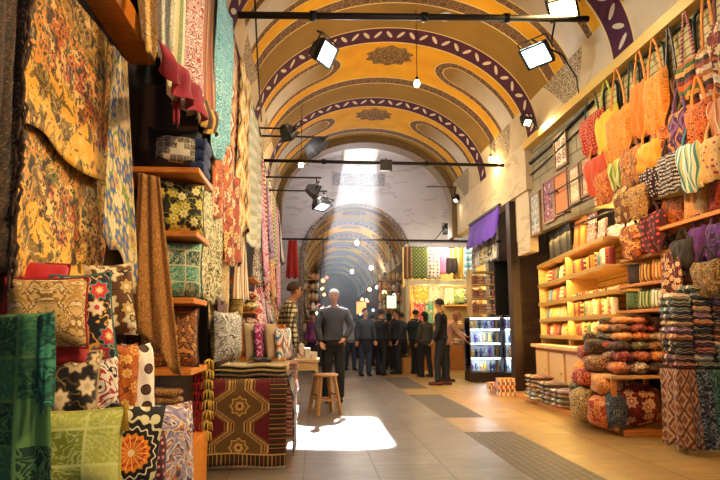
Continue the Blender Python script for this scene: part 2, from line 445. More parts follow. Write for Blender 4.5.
# side walls
m = MB(); m.box(-1.75, -1.6, -7, 16.5, 0, 4.0); m.box(-1.75, -1.6, 16.5, 19.6, 0, 6.8); m.box(-1.75, -1.08, -7, 16.5, 4.0, 4.62)
structure('wall_left', m, wood('stall_panelling', '#23150d', '#3a2413', .6, (30, 3, 30)))
t = NT('yellow_slats'); q = t.sep(t.obj()); f = t.math('FRACT', t.math('MULTIPLY', q[2], 11.0))
c = t.mix(t.noise(t.scale(t.obj(), (3, 2, 20)), 2, 4), '#d9b85c', '#f0da92'); c = t.mix(t.lt(f, .16), c, '#7a5a24')
t.set('Base Color', c); t.set('Roughness', .5); t.bump(t.math('GREATER_THAN', f, .2), .4, .01); M_SLAT = t.m
m = MB(); m.box(4.0, 4.12, -7, 8.2, 2.9, 4.5); m.box(4.12, 4.8, -7, 8.2, 2.9, 3.0); structure('wall_right_slats', m, M_SLAT)
m = MB(); m.box(4.75, 4.9, -7, 12.0, 0, 4.5); structure('wall_right', m, wood('stall_back', '#2c1a0d', '#4b2d14', .6, (3, 30, 30)))
t = NT('grey_stone'); br = t.n('TexBrick'); sv = t.sep(t.obj()); t.put(br.inputs['Vector'], t.comb(sv[1], sv[2]))
br.inputs['Color1'].default_value = hexc('#8d8468'); br.inputs['Color2'].default_value = hexc('#a59a78'); br.inputs['Mortar'].default_value = hexc('#4f4936')
br.inputs['Scale'].default_value = 1.0; br.inputs['Brick Width'].default_value = .62; br.inputs['Row Height'].default_value = .26; br.inputs['Mortar Size'].default_value = .012
t.set('Base Color', t.mix(t.math('MULTIPLY', .4, t.noise(t.obj(), 5, 4)), br.outputs[0], '#6c6248')); t.set('Roughness', .8); M_STONE = t.m
m = MB(); m.box(4.0, 4.12, 8.2, 11.6, 2.9, 4.5); structure('wall_right_stone', m, M_STONE)
m = MB(); m.box(3.88, 4.1, 10.6, 16.5, 3.75, 4.65); m.box(3.95, 4.1, 10.7, 11.4, 2.6, 3.8)
structure('wall_right_plaster', m, M_CREAMP)
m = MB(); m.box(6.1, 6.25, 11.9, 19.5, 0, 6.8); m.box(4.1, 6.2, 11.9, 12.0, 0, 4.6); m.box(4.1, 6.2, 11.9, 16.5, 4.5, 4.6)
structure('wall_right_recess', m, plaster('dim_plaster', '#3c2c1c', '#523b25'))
m = MB(); m.box(3.84, 4.1, -7, 10.6, 4.5, 4.62); m.box(3.86, 4.0, -7, 10.6, 4.62, 4.66)
structure('trim_4', m, plain('yellow_ledge', '#d9b255', .5))

# ------------------------------------------------------------------ floor
def floor_mat():
    t = NT('bazaar_paving'); o = t.obj(); q = t.sep(o); x, y = q[0], q[1]
    edge = t.math('ADD', x, t.math('MULTIPLY', t.math('SUBTRACT', t.noise(o, .8, 2), .5), .08))
    def brick(vec, w, h, c1, c2, mo, ms=.008):
        b = t.n('TexBrick'); t.put(b.inputs['Vector'], vec); b.inputs['Scale'].default_value = 1
        b.inputs['Color1'].default_value = hexc(c1); b.inputs['Color2'].default_value = hexc(c2); b.inputs['Mortar'].default_value = hexc(mo)
        b.inputs['Brick Width'].default_value = w; b.inputs['Row Height'].default_value = h; b.inputs['Mortar Size'].default_value = ms
        b.inputs['Mortar Smooth'].default_value = .3
        return b
    swap = t.comb(y, x)
    A = brick(t.vmath('ADD', swap, t.comb(.3, .08)), 1.9, .6, '#74695c', '#8a7e70', '#352d26', .01)
    B = brick(swap, .11, .075, '#574a38', '#67583f', '#3a3022', .012)
    Cc = brick(t.vmath('ADD', swap, t.comb(.1, .35)), 1.25, .66, '#a5803f', '#b79350', '#4a3a1c', .007)
    dirt = t.sep(t.ramp(t.math('ADD', t.math('MULTIPLY', t.noise(o, 2.3, 8, .8, .65), .6), t.math('MULTIPLY', t.noise(t.scale(o, (1.5, 6, 1)), 1.5, 5, .4), .4)), [(.38, (0, 0, 0, 1)), (.62, (1, 1, 1, 1))], 'LINEAR'))[0]; fine = t.noise(o, 30, 3)
    ca = t.mix(t.math('MULTIPLY', dirt, .8), A.outputs[0], '#54473a')
    cc = t.mix(t.math('MULTIPLY', dirt, .5), Cc.outputs[0], '#76552a')
    inB = t.math('MULTIPLY', t.math('GREATER_THAN', edge, 1.72), t.lt(edge, 2.3))
    inC = t.math('GREATER_THAN', edge, 2.3)
    # tan slabs interrupt the cobbled gutter in places
    gap = t.math('MULTIPLY', t.math('GREATER_THAN', t.math('FRACT', t.math('DIVIDE', y, 4.1)), .72), t.lt(edge, 2.3))
    inB = t.math('MULTIPLY', inB, t.math('SUBTRACT', 1.0, gap))
    base = t.mix(t.math('GREATER_THAN', edge, 1.72), ca, cc); base = t.mix(inC, base, cc)
    base = t.mix(inB, base, B.outputs[0])
    base = t.mix(.25, base, t.mix(fine, '#202020', '#e0e0e0'), 'SOFT_LIGHT')
    t.set('Base Color', base)
    wet = t.noise(t.scale(o, (1.2, .7, 1)), 1.6, 5, .5)
    ra = t.math('ADD', .26, t.math('MULTIPLY', wet, .16))
    t.set('Roughness', t.mix(inB, t.mix(inC, ra, t.math('ADD', .1, ra)), (.6, .6, .6, 1)))
    hb = t.math('ADD', t.math('ADD', t.math('MULTIPLY', t.noise(o, 5, 2), .12), t.math('MULTIPLY', t.noise(o, 45, 3), .22)), t.math('MULTIPLY', t.math('MULTIPLY', B.outputs['Fac'], inB), -.9))
    hb = t.math('SUBTRACT', hb, t.math('MULTIPLY', t.math('MULTIPLY', A.outputs['Fac'], t.lt(edge, 1.72)), .5))
    hb = t.math('SUBTRACT', hb, t.math('MULTIPLY', t.math('MULTIPLY', Cc.outputs['Fac'], inC), .5))
    t.bump(hb, .12, .004); t.set('Specular IOR Level', .65)
    return t.m
m = MB(); m.face([(-1.75, -7, 0), (6.25, -7, 0), (6.25, 44.2, 0), (-1.75, 44.2, 0)])
structure('floor', m, floor_mat())

# ------------------------------------------------------------------ light
w = bpy.data.worlds.new('world'); SC.world = w; w.use_nodes = True
w.node_tree.nodes['Background'].inputs[0].default_value = (.75, .82, 1, 1); w.node_tree.nodes['Background'].inputs[1].default_value = 1.0
def lamp(ty, loc, e, col, size=.1, rot=None, aim=None, **k):
    d = bpy.data.lights.new('lamp_or_fill_light', ty); d.energy = e; d.color = hexc(col)[:3] if isinstance(col, str) else col  # used for modelled fixtures and for added fill lights alike
    if ty in ('POINT', 'SPOT'): d.shadow_soft_size = size
    if ty == 'AREA': d.size = size
    for a, b in k.items(): setattr(d, a, b)
    o = bpy.data.objects.new('lamp_or_fill_light', d); COL.objects.link(o); o.location = loc
    if aim is not None: o.rotation_euler = (Vector(aim) - Vector(loc)).to_track_quat('-Z', 'Y').to_euler()
    return o
sd = bpy.data.lights.new('sunlight', 'SUN'); sd.energy = 70; sd.angle = math.radians(1.1); sd.color = (.93, .97, 1)
so = bpy.data.objects.new('sunlight', sd); COL.objects.link(so)
SUN = Vector((1.12, 10.9, 6.7)).normalized()
so.rotation_euler = SUN.to_track_quat('Z', 'Y').to_euler()
WARM = '#ffb866'; NEUT = '#ffdcae'; COOL = '#eef4ff'
# ------------------------------------------------------------------ builders for soft goods
def hang(name, label, cat, TL, TR, BL, BR, m, folds=3, amp=.03, group=None, wav=.02, nu=18, nv=22, parent=None, thick=.006, seed=0, taper=0.0):
    """a hanging cloth between four corners, folds running downwards"""
    TL, TR, BL, BR = map(Vector, (TL, TR, BL, BR)); c = (TL + TR + BL + BR) / 4
    W = max((TR - TL).length, (BR - BL).length); H = ((TL + TR) / 2 - (BL + BR) / 2).length
    n = (TR - TL).cross(BL - TL).normalized()
    ph = seed * 1.7
    def fn(u, v):
        p = (TL.lerp(TR, u)).lerp(BL.lerp(BR, u), v)
        a = amp * (.35 + .65 * v)
        d = a * math.sin(2 * PI * folds * u + ph + .6 * math.sin(3 * v + ph)) + .4 * a * math.sin(2 * PI * folds * 2.3 * u + 1.3 * ph + 2 * v)
        d += .25 * amp * math.sin(5 * v + 4 * u + ph)
        p = p + n * d
        if v > .75: p.z += wav * math.sin(2 * PI * folds * u * 1.3 + ph) * (v - .75) * 4
        p.z -= taper * (v ** 2) * (1 - abs(2 * u - 1)) * H
        return p - c
    b = MB().grid(fn, nu, nv, lambda u, v: (u * W, (1 - v) * H))
    o = b.build(name, m, parent, c, solid=thick)
    if label: tag(o, label, cat, group)
    return o
def make_cushion(label, w, h, t, m, loc, rz=0, tilt=0, pipe=None, back=None, name='cushion', cat='cushion', group=None, roll=0, tassel=None):
    r = empty(name, loc, rz, label, cat, group); r.rotation_euler = (tilt, roll, rz)
    def side(s):
        def fn(u, v):
            a = 2 * u - 1; b = 2 * v - 1
            x = w / 2 * a * (1 - .07 * (1 - b * b)); z = h / 2 * b * (1 - .07 * (1 - a * a))
            d = t / 2 * (max(0, (1 - a ** 4)) * max(0, (1 - b ** 4))) ** .55
            d *= 1 + .06 * math.sin(7 * a + 3 * b)
            return (x, s * d, z + h / 2)
        return fn
    uvf = lambda u, v: (u * w, v * h)
    if back is None:
        b = MB(); b.grid(side(-1), 14, 14, uvf); b.grid(side(1), 14, 14, uvf); b.build('cover', m, r)
    else:
        MB().grid(side(-1), 14, 14, uvf).build('cover', m, r); MB().grid(side(1), 14, 14, uvf).build('back_cover', back, r)
    if pipe:
        pts = []
        for k in range(40):
            q = k / 40 * 4; s_ = q % 1; e = int(q)
            a, b2 = ((2 * s_ - 1, -1), (1, 2 * s_ - 1), (1 - 2 * s_, 1), (-1, 1 - 2 * s_))[e]
            pts.append((w / 2 * a * (1 - .07 * (1 - b2 * b2)), 0, h / 2 * b2 * (1 - .07 * (1 - a * a)) + h / 2))
        MB().tube(pts, .007, 6, True).build('piping', pipe, r)
    if tassel:
        for sx in (-1, 1):
            MB().lathe([(.004, .05), (.012, .03), (.014, .02), (.008, .012), (.02, -.07), (0, -.07)], 8, (sx * w / 2, 0, h * .93)).build('tassel', tassel, r)
    return r
def make_roll(label, r, L, m, loc, rz=0, lean=0, name='rolled_rug', cat='rug', group=None):
    b = MB(); n = 22
    def fn(u, v):
        a = 2 * PI * u; rr = r * (1 + .04 * math.sin(3 * a + 5 * v))
        return (rr * math.cos(a), rr * math.sin(a), L * v)
    b.grid(fn, n, 10, lambda u, v: (u * 2 * PI * r, v * L), wrap=True)
    b.face([(r * math.cos(2 * PI * k / n), r * math.sin(2 * PI * k / n), L) for k in range(n)])
    sp = [((r * (.15 + .8 * k / 50)) * math.cos(k * .38), (r * (.15 + .8 * k / 50)) * math.sin(k * .38), L + .003) for k in range(51)]
    o = b.build(name, m, None, loc, rz); o.rotation_euler = (lean, 0, rz)
    MB().tube(sp, .006, 5).build('rolled_end', M_DARK, o)
    return tag(o, label, cat, group)
def folded_mb(w, d, h, layers=2, seed=0):
    """a folded textile: flattened layers with rounded fold edges"""
    b = MB(); lh = h / layers; R = random.Random(seed)
    for k in range(layers):
        ox = R.uniform(-.012, .012); oy = R.uniform(-.012, .012); wk = w * R.uniform(.95, 1); dk = d * R.uniform(.95, 1)
        def fn(u, v, k=k, ox=ox, oy=oy, wk=wk, dk=dk):
            a = 2 * PI * u; cx = math.cos(a); cz = math.sin(a)
            y = dk / 2 * math.copysign(abs(cx) ** .35, cx); z = lh / 2 * math.copysign(abs(cz) ** .6, cz) * 1.05
            s = 2 * v - 1; sh = (1 - abs(s) ** 14) ** .5 if abs(s) < 1 else 0
            return (wk / 2 * s + ox, y * (.94 + .06 * sh) + oy, lh * (k + .5) + z * sh + .006 * math.sin(6 * s + k))
        b.grid(fn, 20, 12, lambda u, v, k=k: (v * w, u * (d * 2 + h) + k * .3), wrap=False)
    return b
def folded(label, w, d, h, m, loc, rz=0, layers=2, seed=0, group=None, name='folded_textile', cat='textile', parent=None):
    o = folded_mb(w, d, h, layers, seed).build(name, m, parent, loc, rz)
    if label: tag(o, label, cat, group)
    return o
def crate(name, label, cat, loc, w, d, h, m, rz=0, slats=3):
    r = empty(name, loc, rz, label, cat)
    for sx in (-1, 1):
        for sy in (-1, 1): MB().box(sx * (w / 2 - .02) - .02, sx * (w / 2 - .02) + .02, sy * (d / 2 - .02) - .02, sy * (d / 2 - .02) + .02, 0, h).build('corner_post', m, r, bevel=.004)
    sh = h / slats
    for k in range(slats):
        z0 = k * sh + sh * .08; z1 = (k + 1) * sh - sh * .08
        b = MB(); b.box(-w / 2, w / 2, -d / 2 - .012, -d / 2, z0, z1); b.box(-w / 2, w / 2, d / 2, d / 2 + .012, z0, z1)
        b.box(-w / 2 - .012, -w / 2, -d / 2, d / 2, z0, z1); b.box(w / 2, w / 2 + .012, -d / 2, d / 2, z0, z1)
        b.build('slat_ring', m, r)
    MB().box(-w / 2, w / 2, -d / 2, d / 2, h - .02, h).build('lid', m, r)
    return r

# ------------------------------------------------------------------ left stall, nearest part
XW = -1.32
structure('trim_5', MB().box(-1.36, -1.18, 2.2, 4.22, 3.06, 3.2), M_ORANGE)
fr = hang('fringed_throw', 'dark brown and green fringed throw hanging at the far left beside the landscape tapestry', 'throw',
     at_x(-30, -40, -1.08), at_x(27, -40, -1.08), at_x(-34, 275, -1.08), at_x(6, 268, -1.08),
     textile('scroll', ['#1c1512', '#3b2417', '#16241b', '#51331c', '#20130f', '#6f5230'], 12, seed=1), 5, .04, seed=1)
b = MB()
for k in range(46):
    p = at_x(26 - 19 * k / 46, -20 + 6.2 * k, -1.06) - fr.location
    b.tube([p, p + Vector((.02, -.02, -.03)), p + Vector((.03 + rnd.uniform(-.01, .02), -.03, -.07)), p + Vector((.025, -.02 + rnd.uniform(-.02, .02), -.12))], .006, 5)
b.build('fringe', plain('brown_fringe', '#4a3220', .9), fr)

# printed landscape tapestry
def landscape(name, sky, gold, house, dark, seed):
    t = NT(name); uv = t.uv(); q = t.sep(uv); u, v = q[0], q[1]
    n1 = t.noise(uv, 4.5 + seed, 4, .8); n2 = t.noise(uv, 13, 4, 1.2); n3 = t.vor(uv, 24, 1).outputs['Distance']
    far = t.ramp(t.math('ADD', t.math('MULTIPLY', n2, .6), t.math('MULTIPLY', n1, .5)), [(0, dark), (.42, '#6e6a2c'), (.5, gold), (.57, '#5d4d20'), (.63, house), (.72, '#f0b848')])
    hs = t.ramp(t.white(t.vmath('FLOOR', t.scale(uv, (17, 13, 1)))), [(0, house), (.3, '#c4581f'), (.5, '#e9b45e'), (.66, '#7a4a1c'), (.82, '#f2c468')])
    hs = t.mix(t.lt(n3, .25), hs, dark)
    path = t.ramp(n1, [(0, '#3c3414'), (.36, '#8a6b20'), (.44, '#eeb02a'), (.54, '#f5bd3a'), (.6, '#a88024'), (.7, '#e8b455')])
    c = far
    ridge = t.math('ADD', t.math('MULTIPLY', n1, .9), t.math('MULTIPLY', t.math('SUBTRACT', u, .5), -.35))
    mid = t.math('SUBTRACT', v, t.math('MULTIPLY', ridge, .8))
    c = t.mix(t.math('MULTIPLY', t.lt(t.math('ABSOLUTE', t.math('SUBTRACT', mid, .1)), .14), t.math('GREATER_THAN', u, .3)), c, hs)
    c = t.mix(t.lt(mid, -.06), c, path)
    c = t.mix(t.math('GREATER_THAN', mid, .36 ), c, t.mix(t.math('GREATER_THAN', n2, .5), sky, '#b0852e'))
    ln = t.lt(t.math('ABSOLUTE', t.math('SUBTRACT', t.noise(uv, 9, 3, 1.5), .5)), .018)
    c = t.mix(t.math('MULTIPLY', ln, .8), c, '#efcd80')
    c = t.mix(t.math('MULTIPLY', t.lt(n2, .415), .85), c, dark)
    t.set('Base Color', c); t.set('Roughness', .7); t.set('Sheen Weight', .1); t.bump(t.noise(uv, 120, 2), .2, .004)
    return t.m
tp = hang('tapestry', 'woven tapestry of a village landscape with houses and a golden path, upper of the two', 'tapestry',
     at_x(24, -73, XW), at_x(116, 53, XW), at_x(25, 122, XW), at_x(108, 190, XW), landscape('village_tapestry', '#5c4a20', '#e8951a', '#c8701c', '#33270f', 0), 1, .022, wav=.03, nu=30, nv=30)
tp2 = hang('tapestry', 'golden brown tapestry hanging below the village landscape tapestry', 'tapestry',
     at_x(22, 120, XW - .06), at_x(109, 186, XW - .06), at_x(6, 275, XW - .02), at_x(96, 300, XW - .02), landscape('golden_tapestry', '#8f6516', '#d08a1c', '#a06c18', '#2b1f0c', 1.5), 2, .02, nu=30, nv=30, seed=3)
FLB = ['#ecd8a6', '#5f6fae', '#b9a85c', '#e0b04c', '#86a050']
hang('floral_cloth', 'cream cloth printed with blue flowers hanging beside the landscape tapestry', 'cloth',
     at_x(113, 45, -1.24), at_x(127, 62, -1.16), at_x(103, 228, -1.24), at_x(139, 298, -1.12), textile('floral', FLB, 7, seed=2), 1.2, .014, wav=.05, seed=2)
hang('yellow_scarf', 'golden yellow scarf knotted high under the orange beam', 'scarf',
     at_y(134, -25, 3.4), at_y(163, -25, 3.4), at_y(142, 40, 3.4), at_y(161, 52, 3.4), textile('paisley', ['#e0a838', '#f6dc90', '#e8bc50', '#fff0c0'], 7, seed=4), 2, .012, taper=.15)
hang('cream_scarf', 'pale cream green scarf hanging with a pointed tip next to the golden yellow scarf', 'scarf',
     at_y(154, -25, 3.3), at_y(177, -25, 3.3), at_y(158, 58, 3.3), at_y(173, 50, 3.3), textile('paisley', ['#dcdcae', '#f2f0d4', '#bcc690', '#f8f6e4'], 9, seed=5), 2, .012, taper=.12)

# long textiles hung side by side from a high rail
RAIL_X = -.92
rail = empty('hanging_rail', (RAIL_X, 3.2, 4.32), 0, 'dark iron rail high on the left carrying the row of hanging textiles', 'rail')
MB().tube([(0, 0, 0), (0, 6.4, 0)], .015, 8).build('bar', M_IRON, rail)
for y in (.3, 3.2, 6.1): MB().bar((0, y, 0), (-.3, y, 0), .02, .02).build('bracket', M_IRON, rail)
strips = [
 (168, 187, 92, 'stripe', ['#d9cf9c', '#8ea06b', '#efe7c4', '#b9b06c', '#e6dcb2'], 9, 'beige and sage striped hanging textile, nearest of the row on the high rail'),
 (184, 201, 104, 'damask', ['#efe3d4', '#b4443a', '#f3ece0', '#9c5a54'], 12, 'cream hanging textile with fine red print, on the high rail'),
 (199, 214, 112, 'stripe', ['#b06a3e', '#8c4a4e', '#d2a164', '#6f5a3a', '#c98550'], 10, 'rust and mauve striped hanging textile left of the turquoise one'),
 (211, 227, 138, 'damask', ['#3fa3b3', '#8fd3d6', '#2d8396', '#c4ebe6'], 14, 'turquoise patterned textile hanging from the high rail'),
 (224, 240, 178, 'ikat', ['#e8c48a', '#c8581f', '#efe0bd', '#8a3a16', '#dd8a3c'], 5, 'orange and cream zigzag textile hanging right of the turquoise one'),
 (236, 248, 225, 'ikat', ['#e9c05a', '#2c1c12', '#e2a63c', '#f3e4b4'], 4, 'black and yellow zigzag textile on the high rail'),
 (245, 259, 240, 'hstripe', ['#e4e6cc', '#cfd8b8', '#f2efda', '#c7c898'], 3, 'pale mint and cream textile at the far end of the high rail')]
for k, (p0, p1, pb, pat, cols, s, lab) in enumerate(strips):
    X = RAIL_X + .03 * (k % 2); A = at_x(p0, pb, X); B = at_x(p1, pb + (p1 - p0) * .7, X)
    hang('hanging_textile', lab, 'textile', (X, A.y, 4.31), (X, B.y, 4.31), A, B, textile(pat, cols, s, seed=k), 2, .035, 'textiles hung in a row from the high rail', .04, 16, 26, seed=k)
hang('crimson_cloth', 'crimson cloth hanging slanted above the dark shelf recess', 'cloth', at_x(160, 40, -.84), at_x(206, 98, -.80), at_x(168, 74, -.84), at_x(204, 124, -.80), textile('weave', ['#8e1226', '#b11a33'], 20), 3, .04, seed=5)
hang('crimson_scarf', 'narrow crimson scarf hanging into the dark shelf recess', 'scarf', at_y(171, 74, 3.75), at_y(181, 86, 3.75), at_y(172, 122, 3.75), at_y(179, 124, 3.75), textile('weave', ['#7e1020', '#a0182c'], 20), 2, .02)
hang('ochre_cloth', 'ochre and brown cloth hanging under the rust striped textile', 'cloth', at_x(201, 92, -.83), at_x(217, 116, -.83), at_x(200, 122, -.83), at_x(216, 136, -.83), textile('stripe', ['#c08a22', '#6b4216', '#dcae45', '#48290f'], 6), 2, .04)
hang('teal_scarf', 'turquoise scarf end hanging below the turquoise textile', 'scarf', at_x(212, 128, -.86), at_x(226, 136, -.86), at_x(215, 158, -.86), at_x(225, 152, -.86), textile('damask', ['#3fa3b3', '#8fd3d6', '#2d8396', '#c4ebe6'], 14, seed=9), 2, .03, taper=.2)

# shelf tower with cushions
tw = empty('shelf_tower', (-1.1, 4.55, 0), 0, 'orange wooden shelf tower holding patterned cushions on the left', 'shelf')
for z, d in ((2.29, .27), (1.83, .24), (1.36, .22), (.87, .34)):
    MB().box(-.38, .26, -.3, d, z - .02, z + .02).build('shelf', M_ORANGE, tw, bevel=.004)
MB().box(-.42, -.38, -.3, .4, 0, 3.2).build('side_panel', M_DARKWOOD, tw)
MB().box(-.38, .1, .36, .4, .9, 3.2).build('back_panel', M_DARKWOOD, tw)
MB().box(-.38, .27, -.28, .42, 0, .38).build('plinth', M_ORANGE, tw, bevel=.006)
RZL = math.radians(28)
make_cushion('black and yellow floral cushion on the second shelf of the orange tower', .43, .42, .2, textile('floral', ['#14120d', '#d8c24c', '#8f8a2e', '#e9e2a0', '#a8a23a'], 10, seed=1), (-1.03, 4.45, 1.852), RZL, -.12, plain('olive_piping', '#5f5a20', .8))
make_cushion('teal green patchwork cushion on the third shelf of the orange tower', .43, .43, .2, textile('patch', ['#0e5a4c', '#2f8f7b', '#17705e', '#58a98f', '#0b463d', '#c9c99a'], 8, seed=2), (-1.02, 4.42, 1.382), RZL, -.12, plain('teal_piping', '#0f4a40', .8))
make_cushion('brown and copper cushion on the lowest shelf of the orange tower', .42, .44, .2, textile('damask', ['#5c3214', '#8a4f1c', '#3e210d', '#c8883a'], 6, seed=3), (-1.03, 4.45, .892), RZL, -.12, plain('brown_piping', '#4a2a12', .8))
o = make_cushion('black cloth bundle with a white grid panel on the top shelf of the orange tower', .40, .34, .24, textile('weave', ['#121110', '#1f1d1b'], 22), (-1.06, 4.42, 2.312), .25, -.05, name='cloth_bundle', cat='bundle')
MB().grid(lambda u, v: (-.13 + .27 * u, -.14 + .03 * (2 * u - 1) ** 2 + .045 * (2 * v - 1) ** 4, .05 + .21 * v), 8, 8, lambda u, v: (.27 * u, .21 * v)).build('printed_panel', textile('patch', ['#2a2822', '#1b1a18', '#35322a', '#e6e0c8'], 22, seed=3, name='white_grid_panel'), o, solid=.006)
folded('navy folded textile beside the black one on the top shelf of the orange tower', .11, .3, .26, textile('weave', ['#1b2a55', '#2a3f74'], 20), (-.885, 4.5, 2.312), 0, 3, 5)
hang('paisley_shawl', 'brown paisley shawl hanging in a long triangle in front of the shelf tower', 'shawl', at_y(138, 172, 4.0), at_y(160, 178, 4.0), at_y(128, 318, 3.85), at_y(181, 380, 3.85), textile('paisley', ['#a06a24', '#6b3414', '#c48c3a', '#7a2a1a', '#d6a452'], 20, seed=2), 2.5, .03, seed=4)

# stepped display bench under the cushion pile
bn = empty('display_bench', (-1.3, 3.0, 0), 0, 'dark stepped wooden bench under the cushion pile at the left', 'bench')
for (x1, y0, y1, z) in ((.56, -.66, -.28, .44), (.56, -.28, .06, .36), (.56, .06, .9, .19), (.12, -.2, 1.0, .62), (.0, -.12, 1.0, 1.02)):
    MB().box(-.26, x1, y0, y1, z - .04, z).build('step', M_DARKWOOD, bn, bevel=.005)
MB().box(-.26, .5, -.6, .85, 0, .15).build('plinth', M_DARKWOOD, bn)
hang('green_velvet_throw', 'dark green patterned velvet throw draped at the lower left corner', 'throw', at_y(-22, 316, 2.3), at_y(52, 312, 2.3), at_y(-22, 500, 2.3), at_y(48, 500, 2.3), textile('patch', ['#123f2b', '#1d5a3d', '#0e3324', '#2a6b48', '#17452f', '#5d8a4c'], 6.5, seed=7), 1.5, .03, seed=7)
hang('teal_velvet_throw', 'narrow teal velvet throw overlapping the right edge of the dark green one', 'throw', at_y(36, 316, 2.26), at_y(54, 312, 2.26), at_y(34, 408, 2.26), at_y(52, 412, 2.26), textile('damask', ['#1b6b52', '#0f4636', '#3a8d6c'], 9, seed=7), 1, .02, seed=8)
RED = textile('weave', ['#a8141c', '#c9242a'], 18)
def pcush(label, p0, p1, y0, y1, Y, m, rz=.45, tilt=-.15, t=.21, **k):
    k.setdefault('roll', rnd.uniform(-.13, .13))
    c = at_y((p0 + p1) / 2, y1, Y); top = at_y((p0 + p1) / 2, y0, Y)
    w = (p1 - p0) * Y / 600 / max(.55, math.cos(rz - .3)); h = top.z - c.z
    return make_cushion(label, w, h, t, m, c, rz, tilt, **k)
PIP = lambda n, c: plain(n, c, .8)
pcush('plain red cushion at the top left of the pile against the golden tapestry', 4, 58, 258, 325, 2.98, RED, .5, -.2, pipe=PIP('red_piping', '#8e1218'))
pcush('gold brocade cushion with red edging near the top of the pile', 10, 82, 276, 350, 2.72, textile('damask', ['#b98a3f', '#d6b06a', '#8c6122', '#e4cb92'], 8, seed=4), .4, -.15, pipe=PIP('red_piping', '#8e1218'))
pcush('red velvet cushion tucked below the gold brocade one', 44, 86, 322, 372, 2.86, textile('weave', ['#941018', '#b51d22'], 18), .5, -.15, pipe=PIP('gold_piping', '#b8862c'))
pcush('black cushion embroidered with bright multicoloured flowers in the middle of the pile', 62, 114, 272, 364, 3.0, textile('floral', ['#17161c', '#d0323a', '#eab04a', '#e9dcc0', '#3f9f96'], 9, seed=5), .55, -.12, t=.2, pipe=PIP('teal_piping2', '#2b6d66'))
pcush('brown cushion with cream leaf embroidery at the upper right of the pile', 92, 136, 262, 338, 3.35, textile('floral', ['#6b431c', '#e7d8ac', '#3f2711', '#c9a45a', '#d7c08a'], 8, seed=6), .6, -.12, t=.18)
pcush('black cushion with beige woven roses in the middle of the pile', 40, 92, 350, 424, 2.86, textile('floral', ['#17130f', '#cdb488', '#8a6f46', '#e6d3ab', '#5a4630'], 8.5, seed=7), .45, -.12, pipe=PIP('beige_piping', '#c2a878'))
pcush('white cushion with red and black curved stripes beside the rose cushion', 80, 118, 356, 424, 3.02, textile('paisley', ['#ece0cc', '#a02a22', '#ece0cc', '#20181a', '#e9dcc4'], 5, seed=8), .5, -.1)
pcush('orange cushion with leaf pattern between the striped and the spotted cushion', 106, 133, 342, 424, 3.3, textile('floral', ['#c2641a', '#e79a3c', '#8a3f10', '#f0b964', '#6c2f0c'], 12, seed=9), .6, -.1)
pcush('white cushion with black and brown blobs right of the orange one', 124, 152, 342, 434, 3.5, textile('dots', ['#eee6d4', '#54351f', '#15120f'], 9, seed=10), .65, -.1)
pcush('yellow green quilted cushion with tassels at the front of the pile', 22, 113, 410, 496, 2.5, textile('patch', ['#8f9a2c', '#a7ad44', '#7f8a24', '#b4b65a', '#98a238', '#c8cc78'], 7, seed=11), .22, -.2, t=.17, pipe=PIP('lime_piping', '#b9b452'), tassel=plain('gold_tassel', '#c79a2e', .8))
# suzani cushion with one large medallion
t = NT('medallion_cushion'); q = t.sep(t.uv()); dx = t.math('SUBTRACT', q[0], .1); dz = t.math('SUBTRACT', q[1], .17)
an = t.math('ARCTAN2', dz, dx); d = t.math('SQRT', t.math('ADD', t.math('MULTIPLY', dx, dx), t.math('MULTIPLY', dz, dz)))
d2 = t.math('MULTIPLY', d, t.math('ADD', 1.0, t.math('MULTIPLY', .07, t.math('SINE', t.math('MULTIPLY', an, 16.0)))))
c = t.ramp(t.math('MULTIPLY', d2, 4.0), [(0, '#f0d8a0'), (.06, '#e07416'), (.2, '#c93a12'), (.25, '#ee8a1c'), (.33, '#14110f'), (.42, '#e8dcb8'), (.45, '#14110f'), (.56, '#d8cd9a'), (.62, '#1b1813')])
sp = t.math('MULTIPLY', t.lt(t.math('ABSOLUTE', t.math('SINE', t.math('MULTIPLY', an, 7.0))), .25), t.lt(d, .075)); c = t.mix(sp, c, '#ffcf70')
vo = t.vor(t.uv(), 16, .5).outputs['Distance']; c = t.mix(t.math('MULTIPLY', t.lt(vo, .36), t.math('GREATER_THAN', d2, .155)), c, '#d9cf9e')
t.set('Base Color', c); t.set('Roughness', .85)
pcush('black cushion with one big orange medallion at the front of the pile', 100, 152, 404, 494, 2.82, t.m, .5, -.12, t=.17)
pcush('cushion of lilac, cream and orange leaf stripes at the lower right of the pile', 147, 193, 402, 494, 3.5, textile('paisley', ['#8a7f9c', '#e2d3bc', '#c87a3a', '#5b5674', '#efe4d0', '#b9a9bd'], 4, seed=12), .6, -.15, t=.18)
pcush('maroon cushion with small pink dots below the lilac striped one', 133, 162, 432, 500, 3.12, textile('dots', ['#4a1420', '#d98a8a', '#2c0c14'], 28, seed=13), .6, -.15)
folded('brown patterned folded shawl on the dark shelf under the counter plank', .36, .25, .1, textile('paisley', ['#6a3f1c', '#a86b2c', '#3c2010', '#c99a50'], 10, seed=14), (-1.08, 4.3, .66), .2, 2)
folded('black folded blanket hanging under the counter plank of the shelf tower', .4, .3, .12, M_DARK, (-1.06, 4.36, .53), 0, 2)
folded('grey folded blanket lowest under the counter plank of the shelf tower', .4, .3, .14, textile('weave', ['#3a3836', '#55524e'], 18), (-1.06, 4.36, .382), 0, 2)
